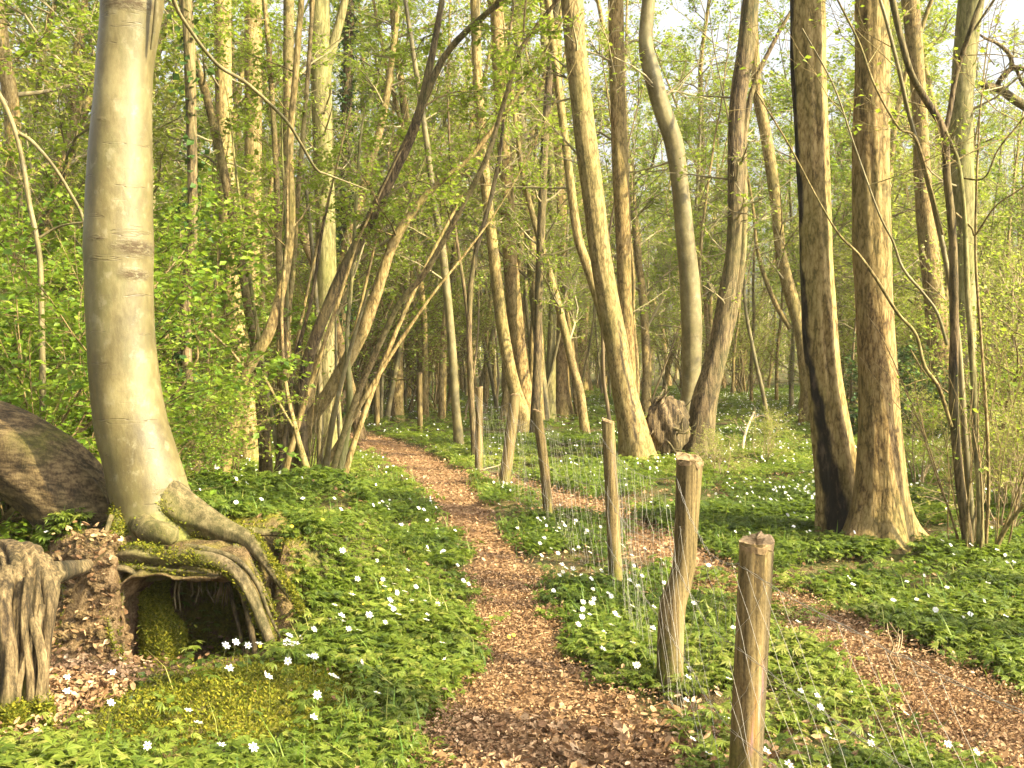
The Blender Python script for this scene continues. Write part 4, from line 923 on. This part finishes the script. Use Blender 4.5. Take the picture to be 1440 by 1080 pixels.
# nearer trees and shrubs on the left
for (px, Y, k, s) in [(-40, 13, 0, 1.0), (40, 15, 2, 1), (95, 18, 1, 1.1), (250, 17, 5, 1), (235, 13.5, 3, 1), (420, 19, 0, 1), (510, 19, 4, 1), (560, 24, 2, 1), (290, 20, 4, 1.1), (200, 22, 0, 1), (-90, 17, 4, 1)]:
    p = at(px, 600, Y); put(TT[k], p[0], p[1], rng.uniform(0, 6.28), s, 'leafy young tree in the thicket beyond the pale beech', 'young trees in the thicket beyond the pale beech')
for (px, Y, s) in [(-30, 8.4, .95), (10, 9.8, .95), (88, 8.2, .5), (20, 12, 1.25), (30, 13, 1.1), (-110, 10, 1.2), (75, 15.5, 1.35)]:
    p = at(px, 600, Y); put(BUSH, p[0], p[1], rng.uniform(0, 6.28), s, 'dense bright green bush filling the edge beyond the leaning trunk', 'bright green bushes beyond the leaning trunk')
for (px, Y, k, s) in [(225, 9.4, 2, .42), (262, 8.6, 0, .2), (240, 12.5, 2, .62), (290, 19, 0, .9), (410, 21, 2, .8), (520, 25, 0, 1), (570, 27, 2, 1), (620, 26, 0, .9)]:
    p = at(px, 640, Y); put(SS[k], p[0], p[1], rng.uniform(0, 6.28), s, 'small leafy shrub between the pale beech and the path bend', 'leafy shrubs between the pale beech and the path bend')
for (px, Y, s, lb) in [(1292, 19, 1.15, 'dark evergreen bush behind the flared brown tree'), (1250, 20.5, .9, 'lower dark evergreen bush just behind the larger one'), (1425, 13.0, .7, 'dark green bush at the edge beyond the many stemmed hazel')]:
    p = at(px, 640, Y); put(IVYB, p[0], p[1], rng.uniform(0, 6.28), s, lb)
for (px, Y, k, s) in [(1430, 12, 0, .55), (1470, 10.5, 2, .6), (1410, 10.2, 3, .42), (1440, 19, 1, 1.1), (1400, 24, 0, 1.1), (1250, 26, 1, 1), (1180, 27, 0, 1), (1330, 28, 2, 1)]:
    p = at(px, 640, Y); put(SS[k], p[0], p[1], rng.uniform(0, 6.28), s, 'thin twiggy shrub beyond the many stemmed hazel', 'twiggy shrubs beyond the many stemmed hazel')
ST = template_tree(361, 12, .12, 'spring', Par(levels=1, nch=(4, 0), leafden=6, leafsize=.06, leaflevel=1, seg=.4), 6.5, .05, .04, 'brown', 12)
# the wood goes on beside and behind the camera (its trunks shade the path)
for k, (x, y) in enumerate([(8.6, -1.2), (9.2, 2.6), (7.0, -2.6), (12.5, -1.0), (13, 6.0), (9.0, -6.5), (-5, -3), (-8, 2), (-6.5, -6)]):
    put(TT[k % 6] if x < 0 else ST, x, y, rng.uniform(0, 6.28), rng.uniform(.9, 1.2), 'spring tree of the same wood beside and behind the path', 'trees beside and behind the path')
for x, y in [(4.3, 5.0), (2.9, 2.7), (4.4, 2.3), (4.6, 6.3)]:
    put(ST, x, y, rng.uniform(0, 6.28), rng.uniform(.9, 1.2), 'tall bare stemmed tree of the same wood close beside the leafy track', 'bare stemmed trees close beside the leafy track')
# slim dead saplings around the charred tree
for (px, Y, s) in [(1010, 13, .2), (1075, 14.5, .25), (1290, 12, .36), (1415, 9.2, .4)]:
    p = at(px, 700, Y); put(SS[1], p[0], p[1], rng.uniform(0, 6.28), s, 'low spray of thin bare twigs standing in the ground cover', 'bare twig sprays in the ground cover')

# far wood closing the view
fw = MB(); P_ = []
for k in range(420):
    y = rng.uniform(56, 92); x = rng.uniform(-.75, .75) * y; z0_ = float(H(x, y)); h = rng.uniform(7, 15)
    d = unit(np.array([rng.normal(0, .08), rng.normal(0, .08), 1])); 
    fw.tube(np.array([[x, y, z0_ - .2], [x + d[0] * h * .5, y, h * .5], [x + d[0] * h, y, h]]), [.11, .08, .02], 4, 0)
    for b_ in range(9):
        z = rng.uniform(1, h); a = rng.uniform(0, 6.28); ln = rng.uniform(1, 2.4)
        e = np.array([x + d[0] * z, y, z]); e2 = e + np.array([math.cos(a), math.sin(a), .6]) * ln
        fw.tube(np.array([e, e2]), [.025, .008], 3, 0)
        P_.append(e + (e2 - e) * rng.uniform(.2, 1.1, (14, 1)) + rng.normal(0, .35, (14, 3)))
for k in range(900):
    y = rng.uniform(54, 90); x = rng.uniform(-.75, .75) * y; z = abs(rng.normal(0, 1.6)) + .2
    P_.append(np.array([x, y, z]) + rng.normal(0, .6, (34, 3)))
leaf_quads(fw, np.vstack(P_), .17, 1, 1.2)
kind(fw.build('far_wood', [M['twig'], LF['far']]), 'stuff')

# ================================================================== GROUND COVER
def density(x, y):
    d = np.minimum(dist_strip(x, y, PATH), dist_strip(x, y, TRACK))
    n = fbm(x, y, 1.3, 18) + .6 * fbm(x, y, 4.5, 25)
    o = sstep(-.06, .22, d + .09 * fbm(x, y, 5, 30)) * sstep(-.7, .45, n)
    o = np.maximum(o, .22 * sstep(.25, .8, fbm(x, y, 2.6, 16)) * (dist_strip(x, y, TRACK) < .05) * (dist_strip(x, y, PATH) > .1))
    o = np.where((x > -1.15) & (x < -.3) & (y > 5) & (y < 8) & (d > .1), np.maximum(o, .6), o)
    front = (x < -1.0) & (y < 5.95) & (y > 5.0) & (x > -3.2)
    o = np.where(front & (x < -1.22), o * .03, o)
    o = o * (1 - .97 * sstep(.22, .5, np.exp(-((x + 2.05) / .5) ** 2 - ((y - 4.72) / .62) ** 2)))
    o = o * (1 - .97 * np.exp(-((x + 1.2) / .5) ** 4 - ((y - 4.66) / .5) ** 4))
    o = o * (1 - .8 * np.exp(-((x + 1.2) / .55) ** 4 - ((y - 4.3) / .42) ** 4))
    o = np.where((np.hypot(x + 2.12, (y - 6.05)) < .42) | ((x < -1.35) & (x > -2.5) & (y < 6.5) & (y > 5.9)), o * .12, o)
    return o

def sample(n, ymin, ymax, half=.56, pad=.8):
    y = np.sqrt(rng.uniform(ymin ** 2, ymax ** 2, n)); x = rng.uniform(-1, 1, n) * (half * y + pad)
    return x, y

def plant_template(nl, seed, leafl=.045, h=.11, cut=False):
    r = np.random.default_rng(seed); V = []
    for k in range(nl):
        a = 6.283 * k / nl + r.normal(0, .25); hz = h * r.uniform(.7, 1.15); st_ = .022
        o = np.array([math.cos(a), math.sin(a), 0]); s = np.array([-o[1], o[0], 0]); b0 = o * st_ + np.array([0, 0, hz])
        for da, sc_ in ((0, 1.0), (.85, .85), (-.85, .85)):
            dd = o * math.cos(da) + s * math.sin(da); pp = np.array([-dd[1], dd[0], 0]); l = leafl * sc_ * r.uniform(.8, 1.2); dz = np.array([0, 0, -.3 * l + r.normal(0, .15 * l)])
            for db, sb in (((0, 1.0), (.5, .78), (-.5, .78)) if cut else ((0, 1.0),)):
                d2 = dd * math.cos(db) + pp * math.sin(db); p2 = np.array([-d2[1], d2[0], 0]); l2 = l * sb; wd = .15 if cut else .24; dz2 = dz * sb + np.array([0, 0, r.normal(0, .1 * l) if cut else 0])
                V += [b0, b0 + d2 * l2 * .66 + p2 * l2 * wd + dz2 * .3, b0 + d2 * l2 * 1.08 + dz2, b0 + d2 * l2 * .66 - p2 * l2 * wd + dz2 * .3]
    return np.array(V)

def scatter(mb, tmpl, x, y, z, s, rnd, mat=0, tilt=.22):
    n = len(x); k = len(tmpl); a = rng.uniform(0, 6.283, n); ca, sa = np.cos(a), np.sin(a)
    t = tmpl[None] * s[:, None, None]
    X = t[..., 0] * ca[:, None] - t[..., 1] * sa[:, None]; Y = t[..., 0] * sa[:, None] + t[..., 1] * ca[:, None]; Z = t[..., 2]
    tx, ty = rng.normal(0, tilt, (2, n, 1)); Z2 = Z + tx * X + ty * Y
    V = np.stack([X + tx * Z * .6 + x[:, None], Y + ty * Z * .6 + y[:, None], Z2 + z[:, None]], -1).reshape(-1, 3)
    r = np.clip(np.repeat(rnd, k) + np.repeat(rng.normal(0, .10, (n, k // 4)).ravel(), 4), 0, 1)
    mb.add(V, np.arange(n * k).reshape(-1, 4), mat, r, smooth=False)

def clump_rnd(x, y): return np.clip(.5 + .35 * fbm(x, y, .9, 33) + .2 * fbm(x, y, 5, 2) + rng.normal(0, .16, len(x)), 0, 1)
cov = MB()
for (n, y0_, y1_, nl, ll, hh) in ((40000, 3.0, 6.2, 3, .038, .08), (66000, 6.0, 11, 3, .042, .085), (72000, 11, 20, 3, .053, .10), (52000, 20, 46, 2, .10, .14)):
    x, y = sample(n, y0_, y1_); keep = rng.random(n) < density(x, y); x, y = x[keep], y[keep]
    for t in range(3):
        s_ = slice(t, None, 3); xx, yy = x[s_], y[s_]
        scatter(cov, plant_template(nl, 500 + t, ll, hh, y0_ < 8), xx, yy, H(xx, yy), rng.uniform(.5, 1.3, len(xx)) * (1 + .3 * fbm(xx, yy, 2.0, 36)), clump_rnd(xx, yy))
x, y = sample(26000, 3.0, 12); keep = rng.random(len(x)) < sstep(-.2, .5, fbm(x, y, 1.1, 28)) * sstep(-.05, .15, np.minimum(dist_strip(x, y, PATH), dist_strip(x, y, TRACK))) * density(x, y) ** .3; x, y = x[keep], y[keep]
leaf_quads(cov, np.stack([x, y, H(x, y) + rng.uniform(.01, .07, len(x))], 1), .034, 0, .9, .48, np.clip(.25 + .3 * fbm(x, y, 3, 1), 0, 1))
kind(cov.build('ground_cover', M['anem']), 'stuff')

# grass blades
gr = MB(); x, y = sample(60000, 3.0, 18); d_ = np.minimum(dist_strip(x, y, PATH), dist_strip(x, y, TRACK))
pr = 1.5 * density(x, y) * (.22 + .7 * np.exp(-np.clip(d_, 0, 9) / .35) + .5 * (fbm(x, y, .8, 12) > .45)); keep = rng.random(len(x)) < pr; x, y = x[keep], y[keep]; n = len(x)
a = rng.uniform(0, 6.283, n); h = rng.uniform(.08, .24, n); w = rng.uniform(.002, .0052, n); ln = rng.uniform(.15, .9, n) * h; z = H(x, y)
dx, dy = np.cos(a), np.sin(a); px_, py_ = -dy, dx
def row(u, ww): return np.stack([x + dx * ln * u ** 1.8 + px_ * w * ww, y + dy * ln * u ** 1.8 + py_ * w * ww, z + h * (u - .25 * u ** 3 * (ln / h))], -1)
V = np.stack([row(0, 1), row(0, -1), row(.5, .8), row(.5, -.8), row(1, .1), row(1, -.1)], 1).reshape(-1, 3); o6 = np.arange(n)[:, None] * 6
gr.add(V, np.concatenate([o6 + [0, 1, 3, 2], o6 + [2, 3, 5, 4]]), 0, np.repeat(rng.random(n), 6), smooth=False)
kind(gr.build('grass', M['grass']), 'stuff')

# fallen leaves on the path, the track, the hollow and between the plants
lit = MB()
def curled(x, y, size, lift=.012):
    n = len(x); l = size * rng.uniform(.5, 1.25, n); a = rng.uniform(0, 6.283, n); z = H(x, y) + .026 + rng.exponential(lift, n)
    ax = np.stack([np.cos(a), np.sin(a), rng.normal(0, .4, n)], 1); up = np.stack([rng.normal(0, .6, n), rng.normal(0, .6, n), np.ones(n)], 1)
    b = np.cross(up, ax); b /= np.linalg.norm(b, axis=1)[:, None]; nn = np.cross(ax, b); c = np.stack([x, y, z], 1); w = l * rng.uniform(.22, .42, n); cu = rng.uniform(-.2, .95, n)
    f = lambda u, v, hgt: c + ax * (l * u)[:, None] + b * (w * v)[:, None] + nn * (l * hgt)[:, None]
    V = np.stack([f(-.5, 0, cu * .25), f(-.1, 1, cu * .4), f(-.05, 0, 0), f(-.1, -1, cu * .4), f(.3, .75, cu * .45), f(.5, 0, cu * .35), f(.3, -.75, cu * .45)], 1).reshape(-1, 3); o7 = np.arange(n)[:, None] * 7
    r = np.clip(rng.beta(1.7, 2.1, n) + .10 * fbm(x, y, 2.5, 8), 0, 1)
    lit.add(V, np.concatenate([o7 + [0, 2, 1, 1], o7 + [0, 3, 2, 2], o7 + [1, 2, 5, 4], o7 + [2, 3, 6, 5]])[:, :] if False else np.concatenate([o7 + [1, 2, 5, 4], o7 + [3, 6, 5, 2]]), 0, np.repeat(r, 7), smooth=False)
    lit.f.append((np.concatenate([o7 + [0, 2, 1], o7 + [0, 3, 2]]) + lit.n - 7 * n)); lit.m.append(np.zeros(2 * n)); lit.sm.append(np.zeros(2 * n))
for (n, y0_, y1_, size) in ((260000, 2.6, 7.5, .0175), (150000, 7.5, 22, .03)):
    x, y = sample(n, y0_, y1_, .52, .3); d_ = np.minimum(dist_strip(x, y, PATH) + .02, dist_strip(x, y, TRACK)) + .12 * fbm(x, y, 4, 14)
    keep = (d_ < rng.exponential(.11, n) - .02) & (rng.random(n) < .5 + .5 * sstep(-.3, -.05, d_) + .3 * fbm(x, y, 2, 19)); curled(x[keep], y[keep], size)
n = 2600; x = rng.normal(-2.16, .24, n); y = rng.normal(4.78, .26, n); kp = x < -1.78; curled(x[kp], y[kp], .034, .018)
n = 700; x = rng.normal(-2.3, .25, n); y = rng.normal(5.45, .2, n); curled(x[:200], y[:200], .04)
n = 9000; x, y = sample(n, 3, 14); kp = ~((np.abs(x + 1.2) < .55) & (np.abs(y - 4.6) < .55)); curled(x[kp], y[kp], .04)
n = 2200; x = rng.normal(.5, .4, n); y = rng.normal(4.0, .35, n); curled(x, y, .042, .02)
for k in range(700):
    L_, t_ = (PATH, rng.uniform(.1, .8)) if k % 3 else (TRACK, rng.uniform(.1, .95))
    a_ = L_[int(t_ * (len(L_) - 1))]; x, y = a_[0] + rng.normal(0, a_[2] * .6), a_[1] + rng.normal(0, .3); an = rng.uniform(0, 6.28); ln = rng.uniform(.05, .22)
    pt = np.array([[x + math.cos(an) * ln * u, y + math.sin(an) * ln * u + .02 * u * u * rng.normal(), 0] for u in (-.5, 0, .5)]); pt[:, 2] = H(pt[:, 0], pt[:, 1]) + .036 + rng.uniform(0, .012, 3)
    lit.tube(pt, np.array([1, .9, .5]) * rng.uniform(.0012, .0038), 5, 0, rnd=rng.uniform(.05, .75))
kind(lit.build('leaf_litter', M['litter']), 'stuff')

# moss: short fuzz on the hump below the hollow and on the bank top
mo = MB(); n = 110000; x = rng.uniform(-2.6, -.2, n); y = rng.uniform(4.1, 7.4, n)
pm = 2.2 * np.exp(-((x + 1.18) / .5) ** 2 - ((y - 4.6) / .5) ** 2) + .6 * bank_mask(x, y) * (fbm(x, y, 2.2, 15) > 0) * (y > 5.8) + np.exp(-((x + .45) / .16) ** 2 - ((y - 4.62) / .12) ** 2)
keep = rng.random(n) < pm; x, y = x[keep], y[keep]
leaf_quads(mo, np.stack([x, y, H(x, y, False) * (recess(x, y) * bank_mask(x, y) < .4) + H(x, y) * (recess(x, y) * bank_mask(x, y) >= .4)], 1), .018, 0, 1.6, .22, droop=-.9)
for V_, m_ in FUZZ:
    w_ = np.clip(m_ - .25, 0, 1); k_ = int(26 * w_.sum())
    if k_ > 0:
        i_ = rng.choice(len(V_), k_, p=w_ / w_.sum()); leaf_quads(mo, V_[i_] + rng.normal(0, .008, (k_, 3)), .016, 0, 1.6, .22, droop=-.7)
mm = leafmat('moss_fuzz', [(0, (.035, .048, .004)), (.5, (.11, .122, .010)), (1, (.23, .205, .022))], .25, (.3, .3, .03), .8, .1)
kind(mo.build('moss', mm), 'stuff')

# flowers
def flower_mesh(petals, detail=True, seed=0):
    r = np.random.default_rng(seed); V, Fc = [], []
    for k in range(petals):
        a = 6.283 * k / petals + r.normal(0, .08); o = np.array([math.cos(a), math.sin(a), 0]); s = np.array([-o[1], o[0], 0]); l = .019 * r.uniform(.88, 1.1); c = r.uniform(.05, .35)
        b = len(V); V += [o * .002, o * l * .5 + s * l * .26 + [0, 0, c * l * .3], o * l + s * l * .12 + [0, 0, c * l * .55], o * l - s * l * .12 + [0, 0, c * l * .55], o * l * .5 - s * l * .26 + [0, 0, c * l * .3]]
        Fc.append([b, b + 1, b + 2, b + 3]); Fc.append([b, b + 3, b + 4, b])
    return np.array(V, float), Fc
SUNH = unit(np.array([.75, -.66, .0]))
def frame(tilt, az):
    n = unit(np.array([math.cos(az) * math.sin(tilt), math.sin(az) * math.sin(tilt), math.cos(tilt)])); e = unit(np.cross(n, [.3, .9, .1])); return np.stack([e, np.cross(n, e), n], 1)
protos = {}
def proto_flower(k, near):
    root = thing('anemone_flower', '', 'flower'); R_ = frame([.5, .9, .25, 1.3][k], [-.7, -1.2, .4, -.3][k]); top = np.array([.012 * k, -.01 * k, .15 - .012 * k])
    V, Fc = flower_mesh(6 + k % 2, seed=k); q = MB()
    for b in range(0, len(V), 5): q.add(V[b:b + 5] @ R_.T + top, [[0, 1, 2, 3]], 0, .5 if k != 3 else .1); q.f.append(np.array([[0, 3, 4]]) + q.n - 5); q.m.append(np.zeros(1)); q.sm.append(np.zeros(1))
    q.build('petals', M['petal'], root) if False else q.build('corolla', M['petal'], root)
    if near:
        q = MB(); th = np.linspace(0, 6.283, 8, endpoint=False); ring = np.stack([np.cos(th) * .004, np.sin(th) * .004, np.full(8, .0022)], 1)
        q.add(np.vstack([ring, [[0, 0, .005]]]) @ R_.T + top, [[i_, (i_ + 1) % 8, 8] for i_ in range(8)], 0, .5); q.build('stamen', M['stamen'], root)
        q = MB(); q.tube(resample(np.array([[0, 0, -.01], [.002, 0, .07], top]), 6), .0011, 4); q.build('stem', M['grass'], root)
    return root
for k in range(4): protos[k] = proto_flower(k, True)
fd = lambda x, y: density(x, y) * (np.clip(fbm(x, y, .7, 21) + .35, 0, 1) + .15)
def put_flower(x, y, s, label, group):
    put(protos[rng.integers(0, 4) if rng.random() < .35 else rng.integers(0, 3)], x, y, rng.uniform(-.6, .6), s, label, group)
def flower_patch(n, cx, cy, sx, sy, label, group, s=(.75, 1.0)):
    k = 0
    while k < n:
        x, y = rng.normal(cx, sx), rng.normal(cy, sy)
        if min(dist_strip(np.array([x]), np.array([y]), PATH)[0], dist_strip(np.array([x]), np.array([y]), TRACK)[0]) < .06 or (x < -1.25 and 5 < y < 6): continue
        put_flower(x, y, rng.uniform(*s), label, group); k += 1
flower_patch(26, -.9, 5.2, .30, .36, 'white anemone flower blooming on the slope beside the dark hollow', 'anemones on the slope beside the hollow', (.85, 1.1))
flower_patch(22, -1.25, 4.35, .4, .22, 'white anemone flower blooming by the moss hump below the hollow', 'anemones by the moss hump', (.9, 1.1))
flower_patch(20, -.55, 6.2, .25, .5, 'white anemone flower blooming on the bank edge along the path', 'anemones on the bank edge along the path')
flower_patch(46, .55, 5.6, .35, .9, 'white anemone flower blooming among the nearer fence posts', 'anemones among the nearer fence posts')
flower_patch(60, .25, 8.6, .45, 1.3, 'white anemone flower blooming along the fence farther off', 'anemones along the fence farther off')
flower_patch(22, 1.15, 3.9, .3, .4, 'white anemone flower blooming behind the stout nearest post', 'anemones behind the nearest post')
flower_patch(50, -1.9, 9.2, .6, .9, 'white anemone flower blooming between the beech roots and the hazel clump', 'anemones below the hazel clump', (.9, 1.2))
fl = MB(); V1, F1 = flower_mesh(6, seed=9)
for (n, y0_, y1_, s_) in ((1900, 5.5, 11, .75), (15000, 10, 20, .72), (17000, 20, 42, .95)):
    x, y = sample(n, y0_, y1_); keep = rng.random(n) < fd(x, y) * (1.0 if y0_ > 9 else .5); x, y = x[keep], y[keep]; z = H(x, y)
    for a, b, c in zip(x, y, z):
        R_ = frame(rng.uniform(.2, 1.3), rng.uniform(-2.2, .6)); t = np.array([a, b, c + rng.uniform(.11, .17)]); sz = .020 * s_ * rng.uniform(.8, 1.25)
        th = np.arange(6) * 1.0472; ring = np.stack([np.cos(th) * sz, np.sin(th) * sz, np.where(np.arange(6) % 2, .3, 0) * sz], 1)
        fl.add(ring @ R_.T + t, [[0, 1, 2, 3], [0, 3, 4, 5]], 0, .6, smooth=False)
kind(fl.build('flower_carpet', M['petal']), 'stuff')
yf = MB()
for k in range(26):
    x, y = rng.normal(-.75, .3), rng.normal(5.75, .5); sz = .011; th = np.arange(6) * 1.0472; R_ = frame(.7, -1)
    yf.add(np.stack([np.cos(th) * sz, np.sin(th) * sz, 0 * th], 1) @ R_.T + [x, y, float(H(x, y)) + rng.uniform(.05, .12)], [[0, 1, 2, 3], [0, 3, 4, 5]], 0, .5)
kind(yf.build('celandine_ground_cover', M['yellow']), 'stuff')

# fallen branches on the floor
def fallen(label, rows):
    Lr = px_line(rows, 0, 0, 30); Lr[:, 2] = np.maximum(Lr[:, 2], H(Lr[:, 0], Lr[:, 1]) + .01)
    q = MB(); q.tube(Lr[:, :3], Lr[:, 3], 7, disp=ridges(.12, 2, 6, 3, 3), transport=True); Lp = []
    for k in range(4):
        i_ = rng.integers(5, 28); grow(q, Lp, Lr[i_, :3], unit(rng.normal(size=3) + [0, 0, .6]), rng.uniform(.2, .6), Lr[i_, 3] * .5, 0, Par(levels=1, nch=(2, 0), leafden=0, seg=.12, wander=.2))
    tag(q.build('fallen_branch', M['dead'], None, (Lr[0, 0], Lr[0, 1], Lr[0, 2])), label, 'branch')
G = lambda px, py, w, dz=0: (px, py, w, HC * F / (py - 497) * (1 - dz))
fallen('pale dead branch lying past the willow trunk', [G(1015, 610, 4, .02), G(1050, 628, 4, .05), G(1085, 648, 3, .01)])
fallen('bent dead branch propped up among flowers past the bent post', [G(1043, 645, 5, 0), G(1048, 610, 4, .2), G(1060, 580, 3, .3)])
fallen('thin stick lying over the path where the track joins', [G(636, 655, 4, .01), G(672, 662, 4, .01), G(715, 668, 3, .01)])
fallen('short stick lying in the leaves of the track', [G(1250, 935, 6, .01), G(1290, 952, 6, .01), G(1335, 962, 5, .01)])

hz = MB(); X0, X1, Y0, Y1, Z0, Z1 = -146, 146, -36, 168, -1.4, 24
hz.add([[x, y, z] for z in (Z0, Z1) for x, y in ((X0, Y0), (X1, Y0), (X1, Y1), (X0, Y1))], [[3, 2, 1, 0], [4, 5, 6, 7], [0, 1, 5, 4], [1, 2, 6, 5], [2, 3, 7, 6], [3, 0, 4, 7]], smooth=False)
hm = bpy.data.materials.new('added_haze'); hm.use_nodes = True; ht = hm.node_tree; ht.nodes.clear(); ho = ht.nodes.new('ShaderNodeOutputMaterial'); pv = ht.nodes.new('ShaderNodeVolumePrincipled')
pv.inputs['Color'].default_value = (.95, .93, .80, 1); pv.inputs['Density'].default_value = .0006; pv.inputs['Anisotropy'].default_value = 0.0; ht.links.new(pv.outputs[0], ho.inputs['Volume'])  # thin haze volume added to lighten the background wood
kind(hz.build('haze', hm), 'stuff')

# ================================================================== LIGHT, SKY, CAMERA
EL, AZ = math.radians(37), math.radians(27)          # sun: to the right of the view and behind the camera
to_sun = np.array([math.cos(EL) * math.cos(AZ), -math.cos(EL) * math.sin(AZ), math.sin(EL)])
w = bpy.data.worlds.new('World'); sc.world = w; w.use_nodes = True
nt = w.node_tree; bg = nt.nodes['Background']; sk = nt.nodes.new('ShaderNodeTexSky'); sk.sky_type = 'NISHITA'; sk.sun_disc = False
sk.sun_elevation = EL; sk.sun_rotation = math.atan2(to_sun[0], to_sun[1]); sk.dust_density = 9; sk.ozone_density = .3; sk.air_density = 1.0
hs_ = nt.nodes.new('ShaderNodeHueSaturation'); hs_.inputs['Saturation'].default_value = .35; hs_.inputs['Value'].default_value = 1.25
nt.links.new(sk.outputs[0], hs_.inputs['Color']); nt.links.new(hs_.outputs[0], bg.inputs[0]); bg.inputs[1].default_value = .11
s = bpy.data.lights.new('sun', 'SUN'); s.energy = 5.0; s.angle = math.radians(.6); s.color = (1.0, .86, .50)
so = bpy.data.objects.new('sun', s); C.objects.link(so); so.rotation_euler = Vector(-to_sun).to_track_quat('-Z', 'Y').to_euler(); so.location = (20, -20, 30)
cam = bpy.data.cameras.new('camera'); cam.lens = F / 1440 * 36; cam.sensor_width = 36; cam.clip_end = 600; cam.clip_start = .05
co = bpy.data.objects.new('camera', cam); C.objects.link(co); co.location = (0, 0, HC); co.rotation_euler = (math.pi / 2 - PITCH, 0, 0); sc.camera = co
sc.view_settings.view_transform = 'Standard'; sc.view_settings.look = 'None'; sc.view_settings.exposure = 1.88; sc.view_settings.gamma = 1; sc.view_settings.use_curve_mapping = False
sc.cycles.volume_bounces = 0; sc.cycles.max_bounces = 6; sc.cycles.diffuse_bounces = 3; sc.cycles.glossy_bounces = 2; sc.cycles.transmission_bounces = 3; sc.cycles.use_denoising = True
sc.cycles.sample_clamp_indirect = 6
